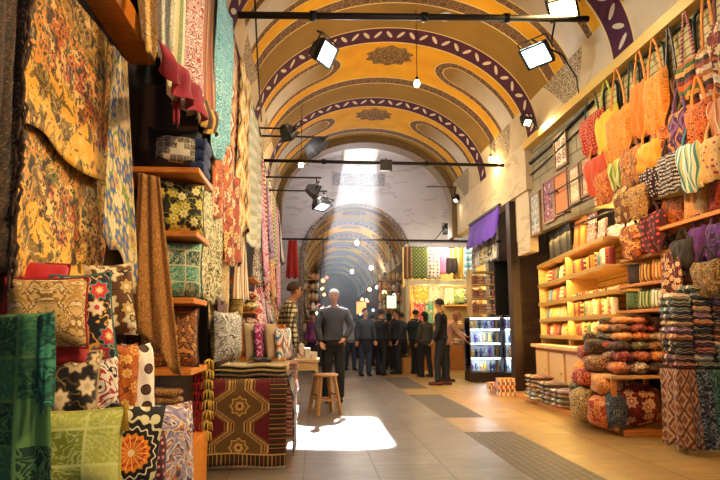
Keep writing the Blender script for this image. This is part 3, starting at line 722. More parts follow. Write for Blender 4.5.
# tassel garlands
for k, (px, col, lab, y0, y1) in enumerate(((199, '#a81c22', 'red tassel garland hanging on the corner of the shelf tower', 372, 446), (209, '#d8b24a', 'yellow tassel garland hanging beside the red one', 358, 440))):
    T = at_y(px, y0, 4.9); Bq = at_y(px, y1, 4.9); r = empty('tassel_garland', (T.x, T.y, Bq.z), 0, lab, 'garland'); H = T.z - Bq.z
    MB().tube([(0, 0, 0), (0, 0, H)], .006, 6).build('cord', M_DARK, r)
    mm = plain('tassel_' + col[1:], col, .9, var=.3)
    for j in range(8):
        b = MB(); z = H * (j + .9) / 8
        for a in range(9):
            an = a * .7 + j; rr = .035 + .012 * math.sin(a * 3)
            b.tube([(0, 0, z), (rr * math.cos(an), rr * math.sin(an), z - .02), (rr * 1.2 * math.cos(an), rr * 1.2 * math.sin(an), z - .075)], [.006, .007, .004], 5)
        b.build('tassel', mm, r)
# ------------------------------------------------------------------ rug table
RX0, RX1, RY0, RY1, RZ = -.88, -.25, 5.42, 6.2, .70
tbl = empty('display_table', (-.565, 5.85, 0), 0, 'low wooden table hidden under the draped red kilim', 'table')
MB().box(-.29, .29, -.4, .36, .64, .68).build('tabletop', M_PALEWOOD, tbl, bevel=.005)
for sx in (-1, 1):
    for sy in (-1, 1): MB().box(sx * .25 - .025, sx * .25 + .025, sy * .33 - .025, sy * .33 + .025, 0, .64).build('leg', M_PALEWOOD, tbl)
t = NT('kilim_weave'); sn = t.n('VectorMath', operation='SNAP'); t.put(sn.inputs[0], t.uv()); sn.inputs[1].default_value = (.006, .006, 1)
q = t.sep(sn.outputs[0]); u, v = q[0], q[1]
x = t.math('SUBTRACT', u, .26); ax = t.math('ABSOLUTE', x)
tri = t.math('PINGPONG', t.math('ADD', v, .03), .17)
edge = t.math('MAXIMUM', .035, t.math('MINIMUM', .185, t.math('SUBTRACT', t.math('MULTIPLY', tri, 1.45), .02)))
dd = t.math('SUBTRACT', ax, edge)
c = t.ramp(t.math('ADD', dd, .2), [(0, '#6f4f22'), (.2, '#c9a557'), (.212, '#5d1218'), (.224, '#b98d42'), (.236, '#6a4a1e'), (.25, '#c9a557'), (.262, '#5b1016'), (.275, '#8d6a30'), (.287, '#6b1119')])
vy = t.math('SUBTRACT', t.math('FLOORED_MODULO', t.math('ADD', v, .03 + .17), .34), .17)
vy2 = t.math('SUBTRACT', t.math('FLOORED_MODULO', t.math('ADD', v, .03), .34), .17)
avy = t.math('ABSOLUTE', vy2)
st = t.math('MINIMUM', t.math('MAXIMUM', ax, avy), t.math('MULTIPLY', t.math('ADD', ax, avy), .707))
stc = t.ramp(t.math('MULTIPLY', st, 8.0), [(0, '#641016'), (.1, '#cfa64f'), (.24, '#7a5a26'), (.4, '#c79d48'), (.5, '#4f3a1a')])
c = t.mix(t.lt(st, .068), c, stc)
ms = t.math('PINGPONG', t.math('ADD', u, t.math('MULTIPLY', v, .7)), .02)
bord = t.ramp(t.math('MULTIPLY', t.math('PINGPONG', v, .04), 25.0), [(0, '#33280f'), (.3, '#a58138'), (.5, '#5a1216'), (.8, '#3b3015')])
inb = t.math('MAXIMUM', t.math('GREATER_THAN', u, .51), t.math('MAXIMUM', t.lt(u, .02), t.lt(v, .085)))
bl = t.math('PINGPONG', t.math('MULTIPLY', u, 1.0), .035)
bh = t.ramp(t.math('MULTIPLY', bl, 28.0), [(0, '#2d220e'), (.35, '#b08a3c'), (.6, '#4d1014'), (.85, '#40341a')])
c = t.mix(inb, c, t.mix(t.lt(v, .085), bord, bh))
c = t.mix(t.math('MULTIPLY', t.lt(t.math('ABSOLUTE', t.math('SUBTRACT', v, .09)), .006), 1.0), c, '#c9a557')
c = t.mix(.35, c, t.mix(t.noise(t.uv(), 40, 4), '#1a1a1a', '#d8d8d8'), 'SOFT_LIGHT')
t.set('Base Color', c); t.set('Roughness', .9); t.bump(t.noise(t.scale(t.uv(), (1, 3, 1)), 130, 2), .35, .004); M_KILIM = t.m
kr = empty('kilim_rug', (-.565, 5.8, 0), 0, 'dark red kilim with gold star medallions draped over the display table', 'rug')
def front(u, v):
    z = .735 - .705 * v if v > .12 else .735 - .705 * v
    y = -.435 - .05 * min(1, v * 6) ** .5 - .015 * math.sin(5 * u + 1) * v
    return (-.33 + .66 * u, y, z + .012 * math.sin(6 * u) * v)
kfd = MB().grid(front, 24, 20, lambda u, v: (.66 * u, .70 * (1 - v))).build('front_drop', M_KILIM, kr, solid=.012)
def side(u, v): return (.335 + .045 * min(1, v * 4) + .03 * math.sin(3.5 * u + .4) * v, -.44 + .86 * u, .735 - (.64 - .05 * math.sin(4 * u)) * v)
MB().grid(side, 24, 16, lambda u, v: (.8 * u, .64 * (1 - v))).build('side_drop', textile('script', ['#17120f', '#8f7c58'], 7, name='kilim_side'), kr, solid=.012)
MB().grid(lambda u, v: (-.33 + .66 * u, -.44 + .85 * v, .735 + .004 * math.sin(9 * u + 5 * v)), 8, 8, lambda u, v: (.66 * u, .8 * v)).build('top_fold', M_KILIM, kr, solid=.012)
b = MB()
for k in range(60):
    X = -.325 + .65 * k / 59; b.tube([(X, -.487, .035 + .012 * math.sin(6 * k / 59)), (X + .004 * math.sin(k), -.492, .012)], .0035, 4)
b.build('fringe', plain('cream_fringe', '#b9a27a', .9), kfd)
cols = [['#2a1a10', '#e0d2aa', '#2a1a10', '#1f130c', '#6d1c1c'], ['#8e7a3c', '#b59e56', '#6d5a26', '#c5b472'], ['#a88f58', '#c9b27a', '#7a6234', '#e2d2a0']]
lab = ['dark folded rug with white dotted edge lying directly on the draped kilim', 'olive striped folded rug, middle of the stack on the kilim table', 'sand coloured folded rug on top of the stack on the kilim table']
z = .748
for k in range(3):
    folded(lab[k], .68 - .02 * k, .84, .034, textile('hstripe', cols[k], 26, seed=k), (-.555, 5.83, z), .02 * (k - 1), 1, k, 'folded rugs on the kilim table', 'folded_rug', 'rug'); z += .04
ZT = z + .006
folded('thin dark folded cloth lying on the sand coloured rug', .2, .22, .03, textile('weave', ['#1c1b1d', '#333236'], 20), (-.5, 5.72, ZT), .1, 1)
make_cushion('plump gold and silver swirl cushion standing on the left of the rug stack', .36, .46, .2, textile('paisley', ['#d9d6c8', '#5d5a58', '#efece0', '#8f8b84'], 6, seed=3), (-.80, 5.66, ZT), 1.05, -.06, back=textile('damask', ['#c2ad4c', '#8e7a24', '#dccf86'], 7, seed=4))
ups = [(-.60, 5.95, '#b39a72', '#8f7750', 'weave', 'beige upright cushion behind the silver swirl one'), (-.50, 5.97, '#c7177a', '#3d2b1d', 'kilim', 'magenta and brown kilim cushion standing in the row on the rug stack'),
       (-.40, 5.98, '#a98a62', '#c4a880', 'weave', 'tan upright cushion right of the magenta one'), ]
for k, (x, y, a, b_, pat, lb) in enumerate(ups):
    make_cushion(lb, .32, .36, .085, textile(pat, [a, b_, a, '#e3b0cc'] if pat == 'kilim' else [a, b_], 9, seed=k), (x, y, ZT), 1.33, -.1, group='upright cushions on the rug stack')
make_cushion('white cushion with blue and orange zigzags at the right of the rug stack', .30, .31, .09, textile('ikat', ['#eee8d8', '#5b86a8', '#eee8d8', '#c96a2a', '#2f4a66'], 7, seed=2), (-.30, 6.0, ZT), 1.3, -.12, group='upright cushions on the rug stack')
crate('wooden_crate', 'honey wooden crate behind the row of upright cushions', 'crate', (-.56, 6.64, .0), .46, .44, 1.22, M_ORANGE, 0, 4)
# second, farther stand with pale rugs and a cushion
z = 0.0
cl = [['#8a4a3a', '#a8685a', '#6a2f28', '#c09a84'], ['#7a3a2e', '#a06450', '#5c2620', '#b58a74']]
for k in range(9):
    folded(['dusty pink folded rug, lowest of the stack beside the kilim table', 'rose folded rug, second from the floor beside the kilim table', 'dusty pink folded rug, third from the floor beside the kilim table', 'rose folded rug, fourth from the floor beside the kilim table', 'dusty pink folded rug, middle of the stack beside the kilim table', 'rose folded rug, fourth from the top beside the kilim table', 'dusty pink folded rug, third from the top beside the kilim table', 'rose folded rug, second from the top beside the kilim table', 'dusty pink folded rug on top of the stack beside the kilim table'][k],
           .42, .7, .085, textile('hstripe', cl[k % 2], 14, seed=k), (-.41 + .006 * (k % 3), 7.28, z), 0, 2, k, 'pale rugs stacked behind the kilim table', 'folded_rug', 'rug'); z += .09
make_cushion('white cushion with a blue and brown oval motif on the pale rug stack', .36, .38, .12, textile('ikat', ['#efe9da', '#7aa0b8', '#efe9da', '#8a5a30', '#3f6a8c'], 3.2, seed=5), (-.36, 7.25, z + .006), 1.05, -.12)
st_ = empty('side_table', (-.12, 9.2, 0), 0, 'small pale wooden table with paper packets beside the man in the plaid shirt', 'table')
MB().box(-.19, .19, -.25, .25, .70, .74).build('tabletop', M_PALEWOOD, st_, bevel=.004); MB().box(-.17, .17, -.23, .23, .58, .70).build('apron', M_PALEWOOD, st_)
for sx in (-1, 1):
    for sy in (-1, 1): MB().box(sx * .155 - .02, sx * .155 + .02, sy * .21 - .02, sy * .21 + .02, 0, .58).build('leg', M_PALEWOOD, st_)
for k, (dx, h, lb) in enumerate(((-.1, .22, 'tall cream paper packet on the small pale table'), (.0, .16, 'middle cream paper packet on the small pale table'), (.1, .1, 'low cream paper packet at the right of the small pale table'))):
    tag(MB().box(-.045, .045, -.14, .14, 0, h).build('paper_packet', plain('packet_paper', '#ddcdb2', .7), None, (-.12 + dx, 9.2, .742), .1, bevel=.008), lb, 'packet', 'paper packets on the small pale table')
# rolled carpets standing upright
make_roll('tall red and gold rolled carpet standing upright left of the kilim table cushions', .085, 1.75, textile('damask', ['#7a2a1c', '#b9822f', '#4d1a12', '#d4a856'], 9, seed=1), (-1.02, 6.6, 0), 0)
make_roll('olive gold rolled carpet standing upright next to the red and gold roll', .08, 1.5, textile('damask', ['#7a6420', '#a98c34', '#52420f', '#c9b160'], 8, seed=2), (-.9, 6.95, 0), 0)
make_roll('dark brown rolled carpet standing in the shadow behind the olive roll', .08, 1.9, textile('damask', ['#2b1a12', '#4b2a1a', '#1b100a', '#6b4224'], 9, seed=3), (-1.12, 6.95, 0), 0)
# middle distance hangings, below the high rail
mids = [
 (203, 222, 188, 300, -.93, 'paisley', ['#d9cf8f', '#2c2a1a', '#a99a44', '#efe8c2'], 8, 'cream and black leafy textile hanging right of the shelf tower', 'leafy_hanging'),
 (214, 230, 130, 215, -.90, 'floral', ['#d8742c', '#f0d9a8', '#9a2c1c', '#e8b45c', '#7a1c14'], 7, 'orange shawl with red flowers hanging below the turquoise textile', 'flowered_shawl'),
 (216, 228, 296, 372, -.93, 'damask', ['#4b2b3a', '#7a4a54', '#2b1820', '#a87a68'], 9, 'dark plum textile hanging above the tassel garlands', 'plum_hanging'),
 (208, 226, 232, 330, -.97, 'paisley', ['#caa24c', '#f0e2b8', '#8a5c20', '#e2c47c'], 9, 'golden cream textile hanging behind the leafy one', 'golden_hanging'),
 (224, 240, 170, 262, -.89, 'floral', ['#c8501c', '#efc26c', '#8a2a14', '#f2e0b0', '#5a1a10'], 6, 'rust red flowered shawl hanging below the orange zigzag textile', 'rust_shawl'),
 (236, 248, 205, 300, -.94, 'stripe', ['#e9d9ae', '#b98a4c', '#f2e8cc', '#8a5a2c'], 5, 'cream and tan striped shawl hanging above the rolled carpets', 'striped_shawl')]
for k, (p0, p1, y0, y1, X, pat, cols, s, lb, nm) in enumerate(mids):
    hang(nm, lb, 'textile', at_x(p0, y0, X), at_x(p1, y0 + (p1 - p0) * .6, X), at_x(p0, y1, X), at_x(p1, y1 + (p1 - p0) * .2, X), textile(pat, cols, s, seed=k), 2, .035, None, .03, 14, 18, seed=k)
# shelf stack of cushions farther along
sh = empty('cushion_shelf', (-1.1, 9.0, 0), 0, 'wooden wall shelf with a stack of cushions beyond the rolled carpets', 'shelf')
for z in (.9, 1.42, 1.9): MB().box(-.3, .24, -.45, .5, z - .02, z).build('shelf', M_ORANGE, sh)
MB().box(-.32, -.28, -.45, .5, 0, 2.2).build('back_panel', M_DARKWOOD, sh); MB().box(-.28, .2, -.4, .45, 0, .87).build('plinth', M_DARKWOOD, sh)
sc = [(['#d9b23c', '#efe0a0', '#b5842a'], 'floral', 'yellow'), (['#e6d7b8', '#b4503c', '#f0e8d4', '#c98a4c'], 'floral', 'cream and red'), (['#c07a5c', '#e8c8a8', '#8a4434'], 'damask', 'terracotta')]
zz = [.902, 1.05, 1.2, 1.422, 1.57]
for k in range(5):
    cs, pt, nm = sc[k % 3]
    o = make_cushion(nm + ' cushion lying on the ' + ('lower' if k < 3 else 'upper') + ' board of the wall shelf, ' + (('bottom', 'middle', 'top') if k < 3 else ('lower', 'higher'))[k if k < 3 else k - 3] + ' one', .4, .42, .14, textile(pt, cs, 6, seed=k), (-1.02, 8.75, zz[k] + .07), 0, 0, group='cushions stacked on the wall shelf')
    o.rotation_euler = (-PI / 2, 0, 0); o.location.y = 8.6
# cascade of bright scarves along the far left wall
bright = [('#e9e2d2', '#c93a5a', 'white and pink'), ('#2a8c8c', '#e6f0e0', 'teal and white'), ('#e5b23a', '#b5462a', 'yellow and rust'), ('#c62f3c', '#f0d8c8', 'red and blush'), ('#3a4fa0', '#e9e4d8', 'blue and white'), ('#efe6d0', '#6a4a3a', 'cream and brown'),
          ('#7a3a8c', '#e2c8d8', 'violet and lilac'), ('#58803a', '#e8e2b8', 'green and cream'), ('#f0efe6', '#2c2c38', 'white and black'), ('#d9662a', '#f2dca8', 'orange and cream'), ('#d2487a', '#f4dfe0', 'rose and pale pink'), ('#1f2a44', '#c9b98a', 'navy and gold')]
r2 = empty('scarf_rail', (-1.0, 9.2, 4.3), 0, 'iron rail along the left wall carrying the cascade of bright scarves', 'rail'); MB().tube([(0, 0, 0), (0, 7, 0)], .014, 8).build('bar', M_IRON, r2)
for y in (.3, 3.5, 6.7): MB().bar((0, y, 0), (-.1, y, 0), .02, .02).build('bracket', M_IRON, r2)
ordn = ['first', 'second', 'third', 'fourth', 'fifth', 'sixth', 'seventh', 'eighth', 'ninth', 'tenth', 'eleventh', 'twelfth', 'thirteenth', 'fourteenth', 'fifteenth', 'sixteenth', 'seventeenth', 'eighteenth', 'nineteenth', 'twentieth']
y = 9.3
for k in range(17):
    a, b_, nm = bright[(k * 5) % 12]; wd = rnd.uniform(.34, .46); L = rnd.uniform(1.3, 2.5); X = -1.0 + rnd.uniform(-.03, .14)
    hang('hanging_scarf', nm + ' scarf, ' + ordn[k] + ' from the near end of the scarf cascade', 'scarf', (-1.0, y, 4.28), (-1.0, y + wd, 4.28), (X, y + .03, 4.3 - L), (X + .05, y + wd - .03, 4.3 - L - .1),
         textile(['stripe', 'damask', 'paisley', 'hstripe'][k % 4], [a, b_, a, b_], 6, seed=k), 2, .04, 'bright scarves hung along the far left wall', .05, 10, 14, seed=k, taper=.06)
    y += wd - .03
hang('long_coat', 'long dark red garment hanging at the far end of the left wall', 'garment', (-.72, 15.6, 3.5), (-.5, 15.6, 3.5), (-.78, 15.6, 2.5), (-.42, 15.6, 2.5), textile('weave', ['#8e1c1c', '#b02a22'], 16), 2, .04)
# lower row: goods below the scarves, hung at hip height behind the men
for k in range(9):
    a, b_, nm = bright[(k * 7 + 3) % 12]; Y = 9.9 + k * .72; L = rnd.uniform(.7, 1.0)
    hang('hanging_shawl', nm + ' shawl, ' + ordn[k] + ' from the near end of the lower row', 'shawl', (-1.0, Y, 2.0), (-1.0, Y + .55, 2.0), (-.9, Y, 2.0 - L), (-.85, Y + .55, 2.0 - L), textile(['floral', 'damask', 'stripe'][k % 3], [a, b_, a, b_, '#3a2a20'], 6, seed=k), 3, .05, 'shawls in the lower row on the left wall', .04, 10, 12, seed=k)
r3 = empty('shawl_rail', (-1.0, 9.8, 2.02), 0, 'low iron rail along the left wall carrying the row of shawls', 'rail'); MB().tube([(0, 0, 0), (0, 6.5, 0)], .014, 8).build('bar', M_IRON, r3)
for y in (.3, 3.3, 6.3): MB().bar((0, y, 0), (-.55, y, 0), .02, .02).build('bracket', M_IRON, r3)
b = empty('wall_bench', (-1.15, 13.0, 0), 0, 'long low dark bench under the shawls on the left wall', 'bench'); MB().box(-.4, .35, -3.2, 3.2, .7, .75).build('seat', M_DARKWOOD, b); MB().box(-.4, .3, -3.1, 3.1, 0, .7).build('base', M_DARKWOOD, b)
# wooden stool
def make_stool(loc, label):
    r = empty('wooden_stool', loc, .35, label, 'stool')
    MB().lathe([(0, .515), (.17, .515), (.185, .522), (.185, .545), (.17, .553), (0, .553)], 24).build('seat', M_STOOL, r)
    for sx in (-1, 1):
        for sy in (-1, 1): MB().bar((sx * .17, sy * .17, 0), (sx * .10, sy * .10, .52), .045, .045).build('leg', M_STOOL, r)
        MB().bar((-.145, sx * .145, .2), (.145, sx * .145, .2), .028, .028).build('stretcher', M_STOOL, r)
        MB().bar((sx * .135, -.135, .27), (sx * .135, .135, .27), .028, .028).build('stretcher', M_STOOL, r)
    return r
M_STOOL = wood('stool_wood', '#9a6a3c', '#c2925a')
make_stool((.15, 8.72, 0), 'round wooden stool standing in front of the man in the dark sweater')
# ------------------------------------------------------------------ right side: bags
def make_bag(label, px0, px1, y0, y1, ys, X, body, strap, d=.13, group='bags hung on the right wall', style='slouch', name='hanging_bag', flap=None, band=None):
    A = at_x(px1, (y0 + y1) / 2, X); B = at_x(px0, (y0 + y1) / 2, X); cy = (A.y + B.y) / 2; w = B.y - A.y
    cx = (px0 + px1) / 2; zt = at_x(cx, y0, X).z; zb = at_x(cx, y1, X).z
    # z measured at the bag's own depth
    k = cy / 600.0
    zt = CAM_H + (at_x(cx, y0, X) - _C).z / at_x(cx, y0, X).y * cy; zb = CAM_H + (at_x(cx, y1, X) - _C).z / at_x(cx, y1, X).y * cy
    zs = CAM_H + (at_x(cx, ys, X) - _C).z / at_x(cx, ys, X).y * cy
    h = zt - zb
    r = empty(name, (X, cy, zb), -PI / 2, label, 'bag', group)
    def sd(s):
        def fn(u, v):
            a = 2 * u - 1
            wd = w / 2 * ((.72 + .28 * math.sin(PI * min(1, .25 + .75 * (1 - v)))) if style == 'slouch' else (.97 if style == 'tote' else .9 + .1 * math.sin(PI * v)))
            dp = d / 2 * max(0, 1 - a ** 4) ** .5 * (max(0.0, math.sin(PI * (.04 + .96 * (1 - v) ** .7))) ** .5)
            zz = h * v - (.05 * h * (1 - v) * (1 - a * a) if style == 'slouch' else 0) + (.05 * h * a * a * v if style == 'slouch' else 0)
            return (wd * a, s * dp + (.02 * math.sin(7 * a + 3 * v + px0) + .014 * math.sin(13 * a - 6 * v + px0) + .012 * math.sin(11 * v + 4 * a)) * (1 - .6 * v), zz)
        return fn
    uvf = lambda u, v: (u * w, v * h)
    b = MB(); b.grid(sd(-1), 14, 12, uvf); b.grid(sd(1), 14, 12, uvf); b.build('bag_body', body, r)
    if band: MB().grid(lambda u, v: tuple(Vector(sd(-1)(u, .3 + .22 * v)) + Vector((0, -.006, 0))), 14, 4, uvf).build('band', band, r)
    if flap: MB().grid(lambda u, v: tuple(Vector(sd(-1)(u, .5 + .5 * v)) + Vector((0, -.012 - .015 * (1 - v), 0))), 14, 6, uvf).build('flap', flap, r)
    H = zs - zb
    for s in (-1, 1):
        b = MB(); pts = [(s * w * .30, 0, h * .93), (s * w * .24, -.01, h + (H - h) * .35), (s * w * .12, -.005, h + (H - h) * .75), (s * .012, 0, H)]
        def fn(u, v, pts=pts, s=s):
            t_ = v * 3; i = min(2, int(t_)); p = Vector(pts[i]).lerp(Vector(pts[i + 1]), t_ - i)
            return p + Vector(((u - .5) * .05 * (1 - .4 * v), .01 * math.sin(3 * v), 0))
        b.grid(fn, 3, 12, lambda u, v: (u * .05, v * .5)); b.build('strap', strap, r, solid=.008)
    return r
def F(pat, cols, s=8, seed=0): return textile(pat, cols, s, seed=seed)
OR = F('weave', ['#cf6a0a', '#ec8f1c'], 5, 1); OR2 = F('paisley', ['#d9801a', '#e59426', '#cc700f', '#efa63a'], 6, 2)
YE = F('weave', ['#d9b417', '#f0d540'], 14, 3); DGR = F('weave', ['#17301f', '#27482c'], 20, 4); ORS = F('weave', ['#de7a10', '#f29828'], 20, 5)
RD = F('dots', ['#b3240f', '#f2a04a', '#e0401a'], 22, 6); DK = F('stripe', ['#20160f', '#c9a468', '#3a2716', '#8a5a34'], 14, 7)
bags = [
 # px0 px1 y0 y1 ystrap X body strap label style extra
 (581, 606, 116, 152, 84, 3.9, RD, DGR, 'red spotted bag on dark green straps, farthest of the top row', 'slouch'),
 (597, 620, 112, 162, 78, 3.88, YE, F('weave', ['#b9c22a', '#d8dc58'], 20, 8), 'bright yellow slouchy bag beside the red spotted one', 'slouch'),
 (607, 634, 112, 160, 68, 3.84, OR2, ORS, 'golden orange slouchy bag right of the bright yellow one', 'slouch'),
 (627, 641, 104, 142, 60, 3.9, F('weave', ['#b98a2a', '#d9a83e'], 20, 9), DGR, 'ochre bag hanging on grey green straps behind the orange bags', 'slouch'),
 (632, 652, 84, 135, 48, 3.86, OR, ORS, 'plain orange bag left of the largest orange one', 'slouch'),
 (645, 670, 76, 130, 38, 3.8, OR2, ORS, 'largest orange bag with wide straps in the top row', 'slouch'),
 (664, 683, 80, 118, 26, 3.9, DK, F('stripe', ['#3d3a44', '#d8c6a0', '#6d4a3a', '#2a2320'], 22, 10), 'dark striped bag on patterned straps in the top row', 'slouch'),
 (679, 702, 62, 108, 12, 3.84, F('hstripe', ['#d9641a', '#8a3420', '#2c1c14', '#e9a44a', '#56702e'], 4, 11), F('hstripe', ['#a8322a', '#d9a07a', '#6b1f1c'], 30, 11), 'bag banded in orange, green and dark brown on red straps', 'slouch'),
 (700, 724, 46, 104, -20, 3.82, F('hstripe', ['#e8b878', '#c9742c', '#efd2a0', '#a84a20', '#4d3018'], 4, 12), ORS, 'pale orange and cream banded bag near the right edge', 'slouch'),
 (712, 742, 20, 90, -60, 3.74, F('floral', ['#8a2f18', '#e6c48a', '#d2762a', '#f2dfb8', '#4a1c10'], 7, 13), F('weave', ['#6b2a1a', '#8a3c22'], 20, 13), 'rust flowered bag at the right edge of the top row', 'slouch'),
 (586, 609, 158, 194, 136, 3.86, F('weave', ['#c23d12', '#e35a1e'], 14, 14), ORS, 'plain red orange bag below the red spotted one', 'slouch'),
 (596, 614, 172, 203, 150, 3.82, F('paisley', ['#d9671a', '#f0a23e', '#a84510'], 9, 15), ORS, 'orange paisley bag lowest at the far end of the bags', 'slouch'),
 (610, 627, 160, 190, 140, 3.84, F('stripe', ['#c9c040', '#e6e08a', '#7c8a2c'], 10, 16), YE, 'small yellow green striped bag in the second row', 'slouch'),
 (621, 644, 150, 186, 128, 3.82, F('damask', ['#a85a1c', '#c97a2a', '#7a3c10', '#e0a450'], 9, 17), F('weave', ['#7a4414', '#9a5a20'], 20), 'copper brown bag in the second row beside the flat orange pouch', 'slouch'),
 (638, 663, 143, 170, 120, 3.78, F('weave', ['#e59a18', '#f7b832'], 20, 18), ORS, 'flat orange pouch with straight edges in the second row', 'tote'),
 (652, 671, 130, 155, 104, 3.82, F('damask', ['#d2691e', '#f0a04a', '#8f3c12'], 9, 19), F('weave', ['#8a3c14', '#a8541e'], 20), 'orange bag with brown swirls left of the purple bag', 'slouch'),
 (670, 692, 112, 153, 88, 3.78, F('ikat', ['#4b2a58', '#8a5a86', '#38203f', '#c7894a'], 6, 20), F('weave', ['#4b2a58', '#6a3c74'], 20), 'purple gathered bag with lighter zigzags in the second row', 'slouch'),
 (688, 713, 104, 143, 76, 3.72, F('scroll', ['#d9691c', '#2a1710', '#e58a34', '#c2531a'], 7, 21), ORS, 'orange bag with bold black scrolls in the second row', 'slouch'),
 (711, 734, 98, 138, 72, 3.7, F('stripe', ['#e3a86a', '#f2dfbc', '#b8602a'], 9, 22), ORS, 'cream and orange striped bag at the right edge of the second row', 'slouch'),
 (643, 662, 166, 196, 148, 3.82, F('dots', ['#2a120c', '#ead9c0', '#3a1a12'], 26, 23), F('weave', ['#2a120c', '#3c1c14'], 20), 'dark brown bag with white dots in the third row', 'slouch'),
 (659, 682, 155, 193, 138, 3.76, F('script', ['#15120f', '#e9e2d0'], 24, 24), F('weave', ['#171412', '#26211d'], 20), 'black bag covered in white geometric marks in the third row', 'tote'),
 (679, 704, 144, 190, 126, 3.72, F('stripe', ['#e2e0c4', '#2f7d86', '#b9c27a', '#f0eeda', '#5fa39a'], 9, 25), F('weave', ['#2f6d76', '#3f8d92'], 20), 'teal and cream gathered bag in the third row', 'slouch'),
 (702, 728, 138, 180, 118, 3.68, F('dots', ['#dcb66a', '#b8402a', '#e9cf94'], 15, 26), F('weave', ['#c79a50', '#dcb66a'], 20), 'sand coloured bag with red tufts at the right of the third row', 'tote'),
 (615, 633, 188, 222, 172, 3.82, F('floral', ['#8a5a24', '#d9a650', '#4d2c10', '#e6c47c', '#6b3f16'], 9, 27), F('weave', ['#6b4418', '#85571f'], 20), 'brown and gold flowered bag at the far end of the fourth row', 'slouch'),
 (630, 648, 186, 218, 170, 3.78, F('damask', ['#9c6a24', '#cf9a44', '#5c3610', '#e2b866'], 10, 28), F('weave', ['#6b4418', '#85571f'], 20), 'golden brown bag, second in the fourth row from the far end', 'slouch'),
 (622, 642, 226, 258, 212, 3.86, F('floral', ['#c2641c', '#f0b45c', '#3a1c10', '#e88f34', '#5c2a12'], 8, 29), DGR, 'orange flowered bag with dark top above the cushion shelf', 'slouch'),
 (640, 666, 214, 250, 198, 3.84, F('dots', ['#4a140e', '#d9483a', '#6e1c14'], 15, 30), F('weave', ['#3a120c', '#551c12'], 20), 'maroon bag with red dots above the cushion shelf', 'slouch'),
 (692, 708, 228, 262, 214, 3.86, F('weave', ['#3a1458', '#5a2a86'], 14, 31), F('weave', ['#2a1040', '#401a60'], 20), 'violet bag in the shade under the right hand board', 'slouch'),
 (708, 730, 224, 262, 210, 3.84, F('paisley', ['#2b123f', '#6a36a0', '#1c0c2c'], 8, 32), F('weave', ['#2a1040', '#401a60'], 20), 'dark purple paisley bag at the right edge under the board', 'slouch'),
 (674, 694, 240, 268, 228, 3.8, F('weave', ['#1b1917', '#2c2926'], 16, 33), M_DARK, 'round black bag hanging under the right hand board', 'slouch'),
 (694, 722, 262, 296, 246, 3.78, F('scroll', ['#1d1612', '#8a7038', '#2c2018', '#c2a258'], 8, 34), M_DARK, 'black and gold scroll bag above the folded stacks at the right edge', 'slouch'),
]
for (p0, p1, y0, y1, ys, X, bd, stp, lb, sty) in bags: make_bag(lb, p0, p1, y0, y1, ys, X, bd, stp, style=sty)
# rounded rack frames standing against the slats under the ledge
for k, (p0, p1) in enumerate(((597, 612), (614, 635), (636, 661), (662, 690), (691, 730))):
    X = 3.965; A = at_x(p1, 0, X).y; B = at_x(p0, 0, X).y; z1 = 4.46; z0 = 3.25
    r = empty('rack_frame', (X, (A + B) / 2, z0), 0, 'dark rounded rack frame on the yellow slats, ' + ['farthest', 'second from the far end', 'middle', 'second from the near end', 'nearest'][k] + ' of the five', 'rack', 'rack frames under the yellow ledge')
    hw = (B - A) / 2 - .01; h = z1 - z0; c = .09; pts = []
    for cx, cz, a0 in ((hw - c, h - c, 0), (-hw + c, h - c, 90), (-hw + c, c, 180), (hw - c, c, 270)):
        for a in range(0, 91, 15): an = math.radians(a0 + a); pts.append((0, cx + c * math.cos(an), cz + c * math.sin(an)))
    MB().tube(pts, .02, 8, True).build('rim', plain('rack_metal', '#26301f', .4, .5), r)
    for z in (.35, .7): MB().tube([(0, -hw, z), (0, hw, z)], .007, 6).build('cross_bar', M_IRON, r)
# horizontal hook bars carrying the lower rows of bags
for k, (z, y0, y1, X) in enumerate(((3.42, 5.0, 9.6, 3.9), (3.0, 5.0, 9.2, 3.86), (2.7, 5.0, 8.6, 3.84))):
    r = empty('hook_bar', (X, y0, z), 0, ['upper', 'middle', 'lower'][k] + ' iron hook bar carrying a row of bags on the right wall', 'bar', 'hook bars of the bag wall')
    MB().tube([(0, 0, 0), (0, y1 - y0, 0)], .014, 8).build('bar', M_IRON, r)
    for q in (.2, (y1 - y0) / 2, y1 - y0 - .2): MB().bar((0, q, 0), (4.02 - X + (.75 if z < 2.9 else 0), q, 0), .02, .02).build('bracket', M_IRON, r)
# board with rust cushions
MB2 = MB().box(-.02, .9, 0, 2.1, -.02, .02); tag(MB2.build('wall_shelf', M_ORANGE, None, (3.82, 4.9, 2.27), bevel=.004), 'orange wooden wall shelf under the bags at the right edge', 'shelf')
for k, (p0, p1, y0, y1, cols, lb) in enumerate(((667, 686, 202, 238, ['#7a2412', '#98321a'], 'dark rust cushion at the far end of the right wall shelf'), (683, 703, 196, 230, ['#c2692a', '#d98640'], 'orange brown cushion, second on the right wall shelf'),
        (699, 714, 184, 222, ['#d9ac6c', '#b8803c'], 'tan pointed cushion, third on the right wall shelf'), (712, 734, 186, 218, ['#8a3018', '#a8441f'], 'rust cushion at the right edge of the wall shelf'))):
    A = at_x((p0 + p1) / 2, y1, 3.95); make_cushion(lb, .34, .36, .12, F('paisley', cols + ['#5a1c10'] if k % 2 else cols * 2, 8, k), (3.97, 6.72 - .42 * k, 2.292), -1.25, -.12)
